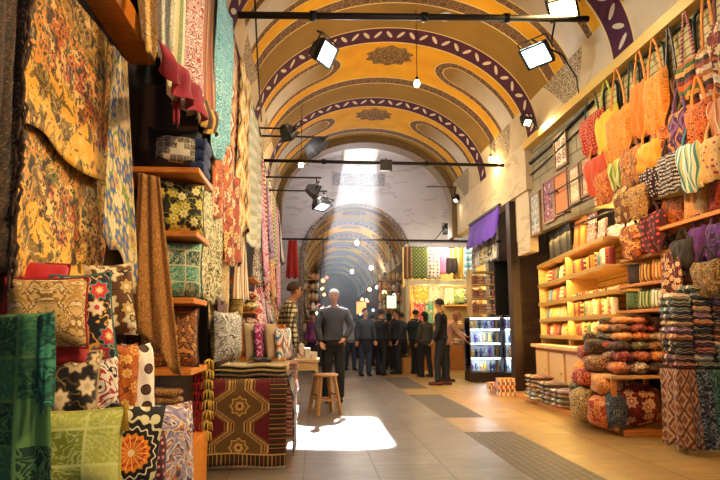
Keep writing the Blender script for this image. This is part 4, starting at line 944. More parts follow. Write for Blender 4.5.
# two shelves with rolled cushions
def board(name, label, y0, y1, xf, z, dep=.5, m=M_WOOD): return tag(MB().box(0, dep, 0, y1 - y0, -.035, 0).build(name, m, None, (xf, y0, z), bevel=.004), label, 'shelf')
board('wall_shelf', 'upper wooden shelf of striped cushions below the dotted bags', 6.25, 7.4, 3.86, 1.72)
board('wall_shelf', 'lower wooden shelf of green cushions above the shawl pile', 6.25, 7.4, 3.8, 1.40)
board('wall_shelf', 'wooden shelf just below the maroon dotted bag', 6.25, 7.4, 3.9, 2.05)
for k, (cols, pt, lb) in enumerate(((['#1b1613', '#5a3a1c', '#2a1d14'], 'paisley', 'black and brown cushion at the far end of the upper cushion shelf'), (['#d9a62c', '#6b3a14', '#f0d070', '#8a5a1c'], 'stripe', 'yellow cushion with brown stripes, second on the upper cushion shelf'), (['#e0b23c', '#c8541c', '#f2d88a', '#9a6a1c'], 'stripe', 'golden striped cushion, third on the upper cushion shelf'), (['#5a2c18', '#c9a070', '#2e150c', '#8a4f2c'], 'floral', 'brown flowered cushion at the near end of the upper cushion shelf'))):
    make_cushion(lb, .27, .27, .13, F(pt, cols * 2 if len(cols) < 4 else cols, 9, k), (4.0, 7.22 - .28 * k, 1.722), -1.35, -.08)
for k, (cols, pt, lb) in enumerate(((['#2f4a26', '#7a9a4c', '#1d3018'], 'paisley', 'dark green cushion at the far end of the lower cushion shelf'), (['#6f8a3c', '#c9d08a', '#3f5a24'], 'stripe', 'light green striped cushion, second on the lower cushion shelf'), (['#e2dcae', '#6a8a3c', '#f2eed2'], 'stripe', 'cream and green cushion, third on the lower cushion shelf'), (['#8a4a24', '#d9a060', '#5a2a14'], 'damask', 'copper cushion at the near end of the lower cushion shelf'))):
    make_cushion(lb, .27, .25, .13, F(pt, cols * 2, 9, k + 5), (3.96, 7.22 - .28 * k, 1.402), -1.35, -.08)
for k in range(5):
    c, nm = [('#d98a3c', 'orange'), ('#a83a24', 'red'), ('#e2c27c', 'sand'), ('#6a3a1c', 'brown'), ('#c9a03c', 'gold')][k]
    make_cushion(nm + ' pouch, ' + ordn[k] + ' from the far end on the shelf below the maroon dotted bag', .2, .2, .1, F('damask', [c, '#f0dcb0', c, '#4a2814'], 12, k), (4.05, 7.28 - .23 * k, 2.052), -1.35, -.08, name='pouch', cat='pouch', group='pouches below the maroon dotted bag')
hang('brown_flowered_cloth', 'dark brown cloth with pale flowers hanging beside the striped cushions', 'cloth', (3.78, 6.28, 1.98), (3.78, 5.9, 1.98), (3.74, 6.32, 1.42), (3.74, 5.9, 1.42), F('floral', ['#4a2014', '#d0a878', '#8a3a24', '#e2c8a0', '#2e120c'], 12, 3), 2, .03)

# ------------------------------------------------------------------ lit shelving, slightly angled
def ux(Y): return 3.75 + .135 * (Y - 7.5)
UA = math.atan(.135)
un = empty('lit_shelving', (ux(7.5), 7.5, 0), -UA, 'long golden lit shelving unit full of small goods on the right', 'shelf')
UL = 3.75
UZ = [1.07, 1.36, 1.66, 2.01, 2.38]
for z in UZ:
    sb_ = MB().box(0, .5, 0, UL, z - .035, z).build('shelf', M_PALEWOOD, un, bevel=.003)
    MB().box(-.006, 0, 0, UL, z - .05, z + .012).build('shelf_edge', M_GOLD, sb_)
for y in (1.9, UL): MB().box(.02, .5, y - .015, y + .015, .92, 2.38).build('divider', M_PALEWOOD, un)
MB().box(.5, .53, 0, UL, .92, 2.7).build('back_panel', M_SLAT, un); MB().box(.44, .5, -.0, .03, .92, 2.4).build('corner_post', M_PALEWOOD, un)
cn = empty('counter', (ux(7.5), 7.5, 0), -UA, 'yellow wooden counter base under the lit shelving', 'counter')
MB().box(-.22, .5, .55, 3.6, .86, .92).build('countertop', M_PALEWOOD, cn, bevel=.006); MB().box(-.15, .5, .6, 3.5, .06, .86).build('body', M_WOOD, cn)
for y in (.62, 1.6, 2.6):
    dr_ = MB().box(-.165, -.15, y, y + .85, .12, .8).build('door', M_PALEWOOD, cn, bevel=.004); MB().ball((-.18, y + .1, .5), .018, .018, .018, 10, 8).build('knob', M_GOLD, dr_)
pal = [('#e6d2a4', 'cream'), ('#c8422a', 'red'), ('#d9a63a', 'golden'), ('#4f6a3c', 'green'), ('#efe6cf', 'white'), ('#8a4a2a', 'brown'), ('#d87a2c', 'orange'), ('#caa07a', 'tan'), ('#7a1f24', 'maroon'), ('#5a7a8a', 'blue grey')]
Mun = Matrix.Translation((ux(7.5), 7.5, 0)) @ Matrix.Rotation(-UA, 4, 'Z')
def pouch_mb(w, h, d, kind):
    b = MB()
    if kind == 0:      # rolled scarf standing on end
        b.lathe([(0, 0), (w * .45, 0), (w * .5, h * .1), (w * .47, h * .5), (w * .5, h * .9), (w * .4, h), (0, h * .97)], 12)
    elif kind == 1:    # soft pouch
        for s in (-1, 1): b.grid(lambda u, v, s=s: ((2 * u - 1) * w / 2 * (.85 + .15 * math.sin(PI * v)), s * d / 2 * (max(0, 1 - (2 * u - 1) ** 4) * max(0, 1 - (2 * v - 1) ** 6)) ** .5, h * v), 8, 8)
    else:              # pointed slipper, toe outwards
        n = 10
        def fn(u, v):
            y = d * (1.6 - 3.2 * v) * .5; ww = w * .42 * max(.02, math.sin(PI * (.08 + .84 * v))) ** .6; hh = h * .55 * (.35 + .65 * v) if v < .95 else h * .5
            if v < .15: hh += h * .25 * (.15 - v) * 6
            a = 2 * PI * u; return (ww * math.cos(a), -y, hh * .5 + hh * .5 * math.sin(a))
        b.grid(fn, 12, n, wrap=True)
    return b
zn = ['lowest', 'second lowest', 'middle', 'second highest', 'highest']
kinds = ['rolled_scarf', 'pouch', 'slipper']; kcat = ['scarf', 'pouch', 'slipper']
mesh_cache = {}
for si, z in enumerate(UZ[:4]):
    y = .08; cnt = 0
    while y < UL - .1:
        far = y > 1.95
        kd = (2 if si == 2 else (0 if si in (1, 3) and not far else 1)) if not far else 1
        w = .1 if kd == 2 else (.105 if kd == 0 else .13); w *= rnd.uniform(.9, 1.1)
        if far: w = .24
        hgt = {0: .235, 1: .22, 2: .15}[kd] * rnd.uniform(.85, 1.1) if not far else (UZ[si + 1] - z) * .78
        if si == 0: hgt = min(hgt, .22)
        if abs(y + w / 2 - 1.9) < w / 2 + .03: y = 1.93; continue
        ci = (cnt * 3 + si * 2 + rnd.randrange(3)) % 10; col, cnm = pal[ci]
        mt = F(['hstripe', 'weave', 'damask', 'weave'][(cnt + si) % 4], [col, ['#f1e2bd', '#5a2c16', '#e0b860'][cnt % 3], col, '#4a2412'] if (cnt + si) % 2 == 0 else [col, col], 14, ci)
        P = Mun @ Vector((.12 + rnd.uniform(0, .03), y + w / 2, z + .002))
        b = pouch_mb(w, hgt, .1 if not far else .08, kd)
        nm = kinds[kd] if not far else 'folded_scarf'
        o = b.build(nm, mt, None, P, -PI / 2 - UA)
        if far: o.rotation_euler = (-.16, 0, -PI / 2 - UA); o.location.x += .02
        tag(o, f'{cnm} {nm.replace("_", " ")}, {ordn[cnt]} from the near end, {zn[si]} lit shelf' if cnt < 20 else f'{cnm} {nm.replace("_", " ")} towards the far end, {zn[si]} lit shelf', kcat[kd] if not far else 'scarf', f'goods on the {zn[si]} board of the lit shelving')
        cnt += 1; y += w + .012
        if si == 2 and kd == 2: y += .01
# dark panels and upright boards on top of the unit
tops = [(.15, .30, '#c9a0a0', 'pink printed board leaning on top of the lit shelving near its end', .28), (.62, .34, '#7a4a6a', 'violet printed board leaning on top of the lit shelving', .45), (1.02, .22, '#d98a1c', 'narrow bright orange board leaning on top of the lit shelving', .48), (1.34, .22, '#c4701a', 'narrow deep orange board leaning on top of the lit shelving', .48)]
for k, (y, w, col, lb, h) in enumerate(tops):
    P = Mun @ Vector((.10, y + .2, 2.386)); o = MB().box(-w / 2, w / 2, -.015, .015, 0, h).build('printed_board', F('damask' if k < 2 else 'weave', [col, '#ecd9c0', col, '#7a3a4a'] if k < 2 else [col, col], 8, k), None, P, -PI / 2 - UA, bevel=.003); o.rotation_euler = (-.1, 0, -PI / 2 - UA); tag(o, lb, 'board')
for k in range(3):
    P = Mun @ Vector((.08, 1.95 + .44 * k, 2.386)); o = MB().grid(lambda u, v: ((u - .5) * .42, .012 * math.sin(9 * u) , .49 * v), 10, 6).build('black_cloth_panel', F('weave', ['#131211', '#1f1d1b'], 20), None, P, -PI / 2 - UA, solid=.02)
    tag(o, 'black cloth panel on top of the lit shelving, ' + ['nearest', 'middle', 'farthest'][k] + ' of three', 'cloth', 'black cloth panels over the lit shelving')

# framed pictures on the stone wall
pics = [(555, 568, 132, 169, ['#d8c8a8', '#8a5a5a', '#e6dcc4', '#6a4a4a'], 'suzani', 'cream panel with a round medallion, highest on the stone wall'), (555, 569, 170, 216, ['#d9905c', '#c2703c', '#e6b080'], 'weave', 'peach coloured panel below the medallion panel'),
        (544, 555, 178, 224, ['#6a2a4a', '#a8607a', '#4a1c38', '#d9b0b0'], 'damask', 'plum patterned panel left of the peach one'), (531, 541, 192, 236, ['#9ab0b8', '#e2dcc8', '#5a7a8a', '#c9b890'], 'damask', 'pale blue arabesque panel farthest along the stone wall'),
        (570, 581, 164, 205, ['#e6d9b4', '#c9b07a', '#efe6cc'], 'script', 'cream written panel right of the peach one'), (582, 594, 154, 197, ['#e2cfa4', '#b8925c', '#efe0c0'], 'script', 'sand coloured written panel closest to the bags')]
for k, (p0, p1, y0, y1, cols, pt, lb) in enumerate(pics):
    X = 3.985; A = at_x(p0, (y0 + y1) / 2, X); B = at_x(p1, (y0 + y1) / 2, X); w = A.y - B.y; cy = (A.y + B.y) / 2
    h = (y1 - y0) * cy / 600; zc = (A.z + B.z) / 2
    r = empty('framed_panel', (X, cy, zc - h / 2), -PI / 2, lb, 'picture', 'framed panels on the stone wall')
    MB().box(-w / 2 + .03, w / 2 - .03, -.012, .01, .03, h - .03).build('panel', F(pt, cols if len(cols) > 3 else cols + cols[:1], 5, k), r)
    b = MB(); b.box(-w / 2, w / 2, -.03, .012, 0, .035); b.box(-w / 2, w / 2, -.03, .012, h - .035, h); b.box(-w / 2, -w / 2 + .035, -.03, .012, .035, h - .035); b.box(w / 2 - .035, w / 2, -.03, .012, .035, h - .035)
    b.build('frame', wood('picture_frame', '#6a4a28', '#9a7444'), r)

# ------------------------------------------------------------------ shawl pile and low platform
tag(MB().box(0, 1.2, 0, 4.0, 0, .06).build('low_platform', M_WOOD, None, (3.42, 6.65, 0), -.03, bevel=.006), 'low wooden platform along the right hand stall', 'platform')
pt_ = empty('pile_table', (3.72, 7.0, .06), 0, 'wooden table carrying the big pile of rust and black shawls', 'table')
MB().box(-.42, .42, -.38, .45, .56, .6).build('tabletop', M_PALEWOOD, pt_, bevel=.004)
for sx in (-1, 1):
    for sy in (-1, 1): MB().box(sx * .38 - .025, sx * .38 + .025, sy * .34 - .025, sy * .34 + .025, 0, .56).build('leg', M_WOOD, pt_)
def lump(w, d, h, seed):
    R = random.Random(seed); a1, a2, a3 = R.uniform(0, 6), R.uniform(0, 6), R.uniform(2, 4)
    b = MB()
    def fn(u, v):
        th = PI * (v - .5); ph = 2 * PI * u; k = 1 + .10 * math.sin(3 * ph + a1) * math.cos(th) + .08 * math.sin(5 * th + a2 + 2 * ph)
        x = w / 2 * math.copysign(abs(math.cos(th) * math.cos(ph)) ** .75, math.cos(ph)) * k; y = d / 2 * math.copysign(abs(math.cos(th) * math.sin(ph)) ** .75, math.sin(ph)) * k
        z = h / 2 * math.copysign(abs(math.sin(th)) ** .7, th) * (1 + .06 * math.sin(a3 * ph))
        return (x, y, z + h / 2)
    b.grid(fn, 24, 14, lambda u, v: (u * (w + d) * 1.4, v * h * 1.6), wrap=True)
    return b
def roll_mb(w, d, h, seed):
    R = random.Random(seed); b = MB(); a1 = R.uniform(0, 6)
    def fn(u, v):
        a = 2 * PI * u; s = 2 * v - 1; e = max(.02, 1 - abs(s) ** 6) ** .5; g = 1 + .16 * math.sin(6 * a + 5 * s + a1) * (1 - s * s) ** .5 if abs(s) < 1 else 1
        return (w / 2 * s, d / 2 * math.cos(a) * e * g, h / 2 + h / 2 * math.sin(a) * e * g * (1 if math.sin(a) > 0 else .92))
    b.grid(fn, 18, 14, lambda u, v: (v * w, u * (d + h) * 1.5), wrap=True); return b
shp = [(['#b5481c', '#d9803a', '#7a2410', '#efb068'], 'rust'), (['#7a1a18', '#a8322a', '#4a0f10', '#d98a6a'], 'maroon'), (['#1d1614', '#4a3020', '#120e0c', '#8a6a40'], 'black'), (['#d97a24', '#f0a850', '#a84a14', '#f6d08a'], 'orange'),
       (['#5a3018', '#9a6434', '#35190c', '#caa06a'], 'brown'), (['#c9b088', '#efe0c0', '#8a6a44', '#5a4028'], 'cream'), (['#94281c', '#d05a34', '#5a120e', '#e8a870'], 'red'), (['#3a3c2a', '#6f7048', '#22241a', '#a8a46a'], 'olive')]
rows = [(0, .665, 4, .22, .135), (1, .795, 4, .22, .125), (2, .915, 4, .21, .115), (3, 1.025, 4, .2, .11), (4, 1.13, 3, .19, .10), (5, 1.225, 3, .18, .09)]
k = 0
for ri, z, n, w, h in rows:
    for dpt in range(2):
        for j in range(n):
            cs, nm = shp[(k * 5 + ri) % 8]; x = 3.46 + .035 * ri + j * .205 + (.04 if ri % 2 else 0); yy = 6.76 + dpt * .32 + .05 * ri
            o = roll_mb(.30 if dpt == 0 else .3, .21, h, k).build('rolled_shawl', F(['paisley', 'floral', 'damask'][k % 3], cs, 11, k % 8), None, (x, yy, z), PI / 2 + rnd.uniform(-.35, .35))
            tag(o, f'{nm} rolled shawl, {ordn[j]} from the left in the {["front", "rear"][dpt]}, {["bottom", "second", "third", "fourth", "fifth", "top"][ri]} layer of the pile', 'shawl', 'shawls heaped on the pile table'); k += 1
# bundles tumbling down the left flank of the table
fl = [(3.20, 6.88, .06, .34, .34, .36, 0, 'maroon'), (3.24, 6.9, .42, .30, .32, .24, 3, 'orange'), (3.17, 7.3, .06, .32, .32, .42, 5, 'cream and yellow'), (3.2, 7.3, .48, .30, .32, .22, 6, 'red'), (3.27, 7.1, .67, .3, .3, .2, 4, 'brown'),
      (3.3, 7.2, .87, .28, .3, .18, 2, 'black'), (3.3, 7.62, .06, .32, .3, .5, 7, 'olive'), (3.34, 7.6, .56, .3, .3, .22, 3, 'rust orange'), (3.4, 7.6, .78, .3, .3, .2, 1, 'dark maroon'), (3.45, 7.55, .98, .28, .28, .16, 2, 'black and brown')]
for k, (x, y, z, w, d, h, ci, nm) in enumerate(fl):
    cs = shp[ci][0] if nm != 'cream and yellow' else ['#e0c060', '#5a3a1c', '#efdca0', '#2c1c12']
    o = lump(w, d, h, k).build('shawl_bundle', F(['floral', 'paisley', 'scroll'][k % 3], cs, 9, k), None, (x + .12, y, z), rnd.uniform(-.4, .4))
    tag(o, f'{nm} shawl bundle at the left flank of the pile, ' + ['nearest on the platform', 'on the maroon bundle', 'second on the platform', 'on the cream and yellow bundle', 'above the red one', 'above the brown one', 'third on the platform', 'on the olive bundle', 'above the rust orange one', 'topmost at the back'][k], 'bundle', 'bundles beside the pile table')
o = lump(.62, .5, .50, 40).build('shawl_bundle', F('floral', ['#6a1416', '#d9b08a', '#a8322a', '#e8c8a0', '#3a0c0e'], 8, 3), None, (3.66, 6.93, .062)); tag(o, 'large maroon flowered bundle standing on the platform under the pile table', 'bundle')
o = lump(.22, .3, .40, 41).build('shawl_bundle', F('damask', ['#1f2a3c', '#4a5a6a', '#141c28', '#8a8a7a'], 8, 3), None, (3.37, 6.74, .062)); tag(o, 'narrow navy bundle squeezed left of the large maroon flowered one', 'bundle')
# folded stack and cloths on a table at the right edge
ft = empty('cloth_table', (4.0, 5.95, 0), 0, 'table at the right edge hidden under draped ikat cloths', 'table')
MB().box(-.53, .55, -.32, -.04, .72, .76).build('tabletop', M_PALEWOOD, ft)
for sx in (-.42, .5):
    for sy in (-.28, -.08): MB().box(sx - .025, sx + .025, sy - .025, sy + .025, 0, .72).build('leg', M_PALEWOOD, ft)
dr = [(3.46, 3.62, F('ikat', ['#8a4f2e', '#b08a60', '#6a3820', '#c0a07a'], 9, 1), 'rust and cream ikat cloth draped over the front of the right edge table'), (3.61, 3.77, F('scroll', ['#141d2c', '#1c2a3c', '#8a9aa0', '#25384a'], 6, 2), 'navy and white ikat cloth draped beside the rust one'), (3.76, 4.25, F('scroll', ['#14483a', '#1c5a44', '#6aa08a', '#124030'], 5, 3), 'dark green ikat cloth draped at the far right')]
for k, (x0, x1, mm, lb) in enumerate(dr):
    hang('draped_cloth', lb, 'cloth', (x0, 5.60, .785), (x1, 5.60, .785), (x0 - .01, 5.56, .06), (x1 + .01, 5.56, .06), mm, 1.5, .018, 'cloths draped over the right edge table', .01, seed=k)
hang('draped_cloth', 'rust and cream cloth covering the left end of the right edge table', 'cloth', (3.46, 5.9, .785), (3.46, 5.6, .785), (3.44, 5.9, .07), (3.44, 5.58, .07), F('ikat', ['#8a4f2e', '#b08a60', '#6a3820', '#c0a07a'], 9, 1), 2, .02, 'cloths draped over the right edge table', .01, seed=7)
tc = [('#8a2a24', 'red'), ('#1f2a3a', 'navy'), ('#c9a878', 'sand'), ('#3a5a4a', 'green'), ('#5a2438', 'plum'), ('#b86a34', 'orange'), ('#4a4a4a', 'grey'), ('#d9ccb0', 'cream'), ('#23201e', 'black'), ('#7a5a8a', 'lilac'), ('#2f6a7a', 'teal')]
for c_ in range(4):
    z = .79; n = [11, 12, 12, 12][c_]
    for j in range(n):
        col, nm = tc[(j * 4 + c_ * 3) % 11]; h = rnd.uniform(.058, .068)
        folded(f'{nm} folded shawl, {ordn[j]} from the bottom in the {["first", "second", "third", "fourth"][c_]} column on the right edge table', .2, .27, h, F('hstripe', [col, '#e6d6b4', col, '#2a1d18', col], 18, (j + c_) % 6), (3.57 + .205 * c_ + rnd.uniform(-.006, .006), 5.76 + rnd.uniform(-.01, .01), z), rnd.uniform(-.05, .05), 1, j + 20 * c_, 'shawls folded in columns at the right edge', 'folded_shawl', 'shawl'); z += h + .004
# stacks on the platform and on the floor farther back
for c_, (x, y, w, n, nm) in enumerate(((3.62, 9.1, .36, 5, 'second'), (3.60, 9.62, .36, 6, 'third'), (3.62, 8.62, .36, 4, 'nearest'))):
    z = .062
    for j in range(n):
        col, cn_ = tc[(j * 3 + c_ * 4 + 3) % 11]
        folded(f'{cn_} folded blanket, {ordn[j]} from the bottom in the {nm} low stack on the platform', w, .42, .06, F('hstripe', [col, '#1c1a18', col, '#cdbb94'], 14, j), (x, y, z), rnd.uniform(-.06, .06), 1, j + 60 * c_, 'blankets stacked low on the platform', 'folded_blanket', 'blanket'); z += .066
for c_ in range(3):
    z = .0; y = 10.9 + .3 * c_
    for j in range(5 - c_):
        col, cn_ = pal[(j * 3 + c_ * 5) % 10]; h = .06
        o = MB().box(-.15, .15, -.1, .1, 0, h).build('gift_box', F('stripe', [col, '#efe4cc', col, '#a8402a'], 12, j), None, (3.45 + .03 * j * (c_ % 2), y, z), rnd.uniform(-.1, .1), bevel=.004); z += h + .002
        tag(o, f'{cn_} flat box, {ordn[j]} from the floor, {["nearest", "middle", "farthest"][c_]} small stack by the post', 'box', 'flat boxes stacked on the floor by the dark post')
# dark timber post closing the stall
tag(MB().box(-.09, .09, -.12, .12, 0, 3.74).build('timber_post', M_DARKWOOD, None, (3.97, 11.75, 0), bevel=.01), 'tall dark timber post between the lit shelving and the glass cases', 'post')
# ------------------------------------------------------------------ people
def skin_obj(name, verts, edges, radii, root, m, parent, sub=2):
    me = bpy.data.meshes.new(name); me.from_pydata([tuple(v) for v in verts], edges, [])
    o = bpy.data.objects.new(name, me); COL.objects.link(o); o.parent = parent; me.materials.append(m)
    sk = o.modifiers.new('skin', 'SKIN'); sk.use_smooth_shade = True
    if not me.skin_vertices: me.skin_vertices.new() if hasattr(me.skin_vertices, 'new') else None
    for i, r in enumerate(radii):
        d = me.skin_vertices[0].data[i]; d.radius = r if isinstance(r, tuple) else (r, r); d.use_root = (i == root)
    ss = o.modifiers.new('sub', 'SUBSURF'); ss.levels = sub; ss.render_levels = sub
    return o
SKIN = plain('skin', '#b98058', .55, var=.06); SKIN2 = plain('skin_tan', '#a56c48', .55, var=.06)
EYEW = plain('eye_dark', '#1a1210', .3); LIP = plain('lips', '#8a4a3c', .5)
def cloth(c, v=.18): return plain('clothes_' + c[1:], c, .85, var=v, sc=18, bump=.15)
t = NT('plaid_shirt'); q = t.sep(t.scale(t.obj(), 16)); a = t.lt(t.math('FRACT', t.math('ADD', q[0], q[1])), .42); b_ = t.lt(t.math('FRACT', q[2]), .42)
t.set('Base Color', t.ramp(t.math('MULTIPLY', t.math('ADD', a, b_), .5), [(0, '#cdbb8c'), (.25, '#5c5238'), (.75, '#211d16')])); t.set('Roughness', .85); PLAID = t.m
def person(label, loc, rz, s=1.0, top='#2a2d33', trou='#1c2230', shoe='#17130f', hair='#2a1c14', skin=SKIN, lean=0.0, armL=(.05, .04, .0, .07), armR=(.05, .02, .01, .04), stride=.0, headturn=0.0, topmat=None, long=False, woman=False, cap=None, group=None, nod=0.0):
    """faces local -Y; arm = (elbow outward, elbow forward, hand outward, hand forward) offsets from hanging straight"""
    r = empty('person', loc, rz, label, 'person', group); r.scale = (s, s, s)
    L = lambda x, y, z: Vector((x, y - math.sin(lean) * max(0, z - .95), .95 + (z - .95) * math.cos(lean) if z > .95 else z))
    sw = .165 if woman else .185
    V = []; R = []; E = []
    def add(p, rad, par=None):
        V.append(p); R.append(rad); i = len(V) - 1
        if par is not None: E.append((par, i))
        return i
    pel = add(L(0, 0, .96), (.10, .075)); wa = add(L(0, 0, 1.10), (.09, .065), pel); ch = add(L(0, .01, 1.27), (.105, .075), wa); uc = add(L(0, .015, 1.40), (.085, .06), ch)
    nk = add(L(0, .0, 1.47), (.056, .056), uc); nt = add(L(0, -.012, 1.53), (.048, .052), nk)
    hc = L(0, -.03, 1.63); hd = Vector((math.sin(headturn), -math.cos(headturn), -nod)); hs = Vector((math.cos(headturn), math.sin(headturn), 0))
    jw = add(hc + Vector((0, 0, -.06)) + hd * .018, (.06, .064), nt); hm = add(hc + Vector((0, 0, .005)), (.076, .09), jw); ht = add(hc + Vector((0, 0, .065)) - hd * .01, (.066, .076), hm); hp = add(hc + Vector((0, 0, .098)) - hd * .012, (.04, .045), ht)
    arms = []
    for sgn, A in ((1, armL), (-1, armR)):
        sh = add(L(sgn * sw, .015, 1.41), (.04, .04), uc)
        fw = A[1]; ou = A[0] * .5 + .035
        el = add(L(sgn * (sw + ou), .03 - fw, 1.41 - math.sqrt(max(.01, .285 ** 2 - min(.27, math.hypot(fw, ou)) ** 2))), (.034, .034), sh)
        ev = V[el]; dv = Vector((sgn * A[2], -A[3] - .02, 0)); dl = dv.length
        if dl > .22: dv *= .22 / dl
        dv.z = -math.sqrt(.25 ** 2 - dv.length ** 2)
        wr = add(ev + dv, (.027, .025), el); arms.append((sh, el, wr, sgn, dv.normalized()))
    legs = []
    for sgn in (1, -1):
        st = stride * sgn
        hip = add(Vector((sgn * .09, 0, .88)), (.06, .065), pel); kn = add(Vector((sgn * .10, -.025 - st * .45, .50)), (.042, .045), hip); an = add(Vector((sgn * .105, .02 - st, .09)), (.032, .036), kn); legs.append((hip, kn, an, sgn, st))
    skin_obj('body', V, E, R, pel, skin, r)
    # head details
    b = MB(); nz = hc + hd * .083 + Vector((0, 0, -.012)); b.ball(nz, .014, .014, .024, 8, 6); b.build('nose', skin, r)
    for sg in (-1, 1):
        MB().ball(hc + hd * .076 + hs * sg * .030 + Vector((0, 0, .012)), .012, .012, .008, 8, 6).build('eye', EYEW, r)
        MB().ball(hc + hs * sg * .074 + Vector((0, 0, -.004)), .012, .02, .03, 8, 6).build('ear', skin, r)
        MB().ball(hc + hd * .079 + hs * sg * .031 + Vector((0, 0, .03)), .018, .012, .005, 8, 6).build('eyebrow', cloth(hair), r)
    MB().ball(hc + hd * .076 + Vector((0, 0, -.052)), .024, .012, .007, 8, 6).build('mouth', LIP, r)
    Mh = Matrix.Rotation(headturn, 4, 'Z')
    b = MB()
    def hf(u, v):
        a = PI * (.5 - v * .62) ; bb = 2 * PI * u; front = max(0, -math.sin(bb))
        a = max(a, .28 * front * 1.6 if front > .35 else a)
        p = Vector((.083 * math.cos(a) * math.cos(bb), .1 * math.cos(a) * math.sin(bb), .092 * math.sin(a)))
        return hc + Vector((0, 0, .028)) - hd * .012 + (Mh @ p)
    b.grid(hf, 20, 10, wrap=True)
    if woman: b.ball(hc - hd * .06 + Vector((0, 0, -.06)), .07, .05, .12, 12, 8)
    b.build('hair', cloth(hair, .3), r, solid=.008)
    if cap:
        b = MB(); b.grid(lambda u, v: hc + Vector((0, 0, .04)) - hd * .012 + Mh @ Vector((.09 * math.cos(PI / 2 * (1 - v)) * math.cos(2 * PI * u), .108 * math.cos(PI / 2 * (1 - v)) * math.sin(2 * PI * u), .088 * math.sin(PI / 2 * (1 - v)))), 20, 8, wrap=True); b.build('cap', cloth(cap), r, solid=.01)
    # jacket
    JV = []; JR = []; JE = []
    def ja(p, rad, par=None):
        JV.append(Vector(p)); JR.append(rad); i = len(JV) - 1
        if par is not None: JE.append((par, i))
        return i
    hem = .62 if long else .86
    j0 = ja(L(0, 0, 1.08), (.162, .128)); j1 = ja(L(0, .01, 1.24), (.178, .135), j0); j2 = ja(L(0, .015, 1.385), (.150, .112), j1); jn = ja(L(0, .008, 1.455), (.105, .085), j2); ja(L(0, .0, 1.50), (.07, .07), jn)
    jl = ja(Vector((0, 0, .95)), (.170, .135), j0); jm = ja(Vector((0, 0, hem + .03)), (.178 if not woman else .19, .14), jl); ja(Vector((0, 0, hem - .03)), (.175, .138), jm)
    for sh, el, wr, sgn, dv in arms:
        a = ja(V[sh] + Vector((0, 0, -.02)), (.072, .08), j2); e = ja(V[el], (.062, .062), a); w2 = ja(V[wr] - dv * .02, (.048, .048), e); ja(V[wr] + dv * .01, (.044, .044), w2)
    skin_obj('jacket' if not topmat else 'shirt', JV, JE, JR, 0, topmat or cloth(top), r)
    TV = [Vector((0, 0, .90)), Vector((0, 0, 1.02))]; TR = [(.15, .118), (.142, .112)]; TE = [(0, 1)]
    for hip, kn, an, sgn, st in legs:
        i = len(TV); TV += [V[hip] + Vector((sgn * .005, 0, -.08)), V[kn], V[an] + Vector((0, 0, .03)), V[an] + Vector((0, 0, -.04))]; TR += [(.098, .105), (.078, .082), (.066, .070), (.066, .072)]; TE += [(0, i), (i, i + 1), (i + 1, i + 2), (i + 2, i + 3)]
    skin_obj('trousers', TV, TE, TR, 0, cloth(trou), r)
    for hip, kn, an, sgn, st in legs:
        A = V[an]
        def sf(u, v, A=A):
            y = .085 - .275 * v; w = .045 * (math.sin(PI * (.06 + .88 * v)) ** .45); h = .085 * (1 - .55 * max(0, v - .35)); a = 2 * PI * u
            return (A.x + w * math.cos(a), A.y + y, max(0.0, h / 2 + h / 2 * math.copysign(abs(math.sin(a)) ** .8, math.sin(a))))
        b = MB(); b.grid(sf, 14, 12, wrap=True); b.face([sf(k / 14, 0) for k in range(14)]); b.face([sf(k / 14, 1) for k in range(14)][::-1])
        b.build('shoe', cloth(shoe), r)
    for sh, el, wr, sgn, dv in arms:
        W = V[wr]; q4 = dv.to_track_quat('Z', 'Y').to_matrix().to_4x4(); q4.translation = W
        b = MB(); b.ball((0, 0, .045), .04, .017, .052, 12, 8, q4 if False else None)
        for k in range(4):
            x = -.027 + .018 * k; Ls = (.062, .075, .07, .055)[k]
            b.tube([(x, 0, .075), (x * 1.05, .004, .075 + Ls * .45), (x * 1.05, .018, .075 + Ls * .8), (x, .032, .075 + Ls)], [.0085, .0085, .008, .006], 6)
        b.tube([(.03, 0, .03), (.05, .008, .055), (.052, .016, .085)], [.011, .0095, .007], 6)
        b.v = [q4 @ v for v in b.v]; b.build('hand', skin, r)
    return r
person('man with grey hair in a dark sweater and jeans standing behind the wooden stool', (.31, 10.12, 0), .02, 1.055, '#2b2826', '#1c1d22', '#141210', '#b9b6ae', armL=(.12, .04, -.12, .13), armR=(.10, .03, -.07, .08), stride=.03, headturn=-.1)
person('man in a beige and black plaid shirt seen from the side among the left stalls', (-.42, 8.35, 0), 1.75, 1.05, '#8a7a50', '#2a2622', hair='#3a2416', skin=SKIN2, topmat=PLAID, lean=.16, armL=(.05, .06, .0, .06), armR=(.05, .06, .0, .06), nod=.15)
person('man in a black jacket and dark jeans standing alone in the right of the passage', (2.74, 13.08, 0), -2.0, 1.06, '#0e0e10', '#181b24', '#5a2c1c', '#1c1410', armL=(.04, .03, .04, .08), armR=(.04, .0, .02, .05), stride=.08, headturn=-.2)
person('woman in a beige top and dark trousers bending towards the glass cases', (2.98, 13.75, 0), 1.5, .95, '#b98a72', '#1a1618', '#2a1c16', '#8a5a3a', lean=.42, armL=(.03, .22, .02, .2), armR=(.04, .18, .02, .16), woman=True, stride=.06)
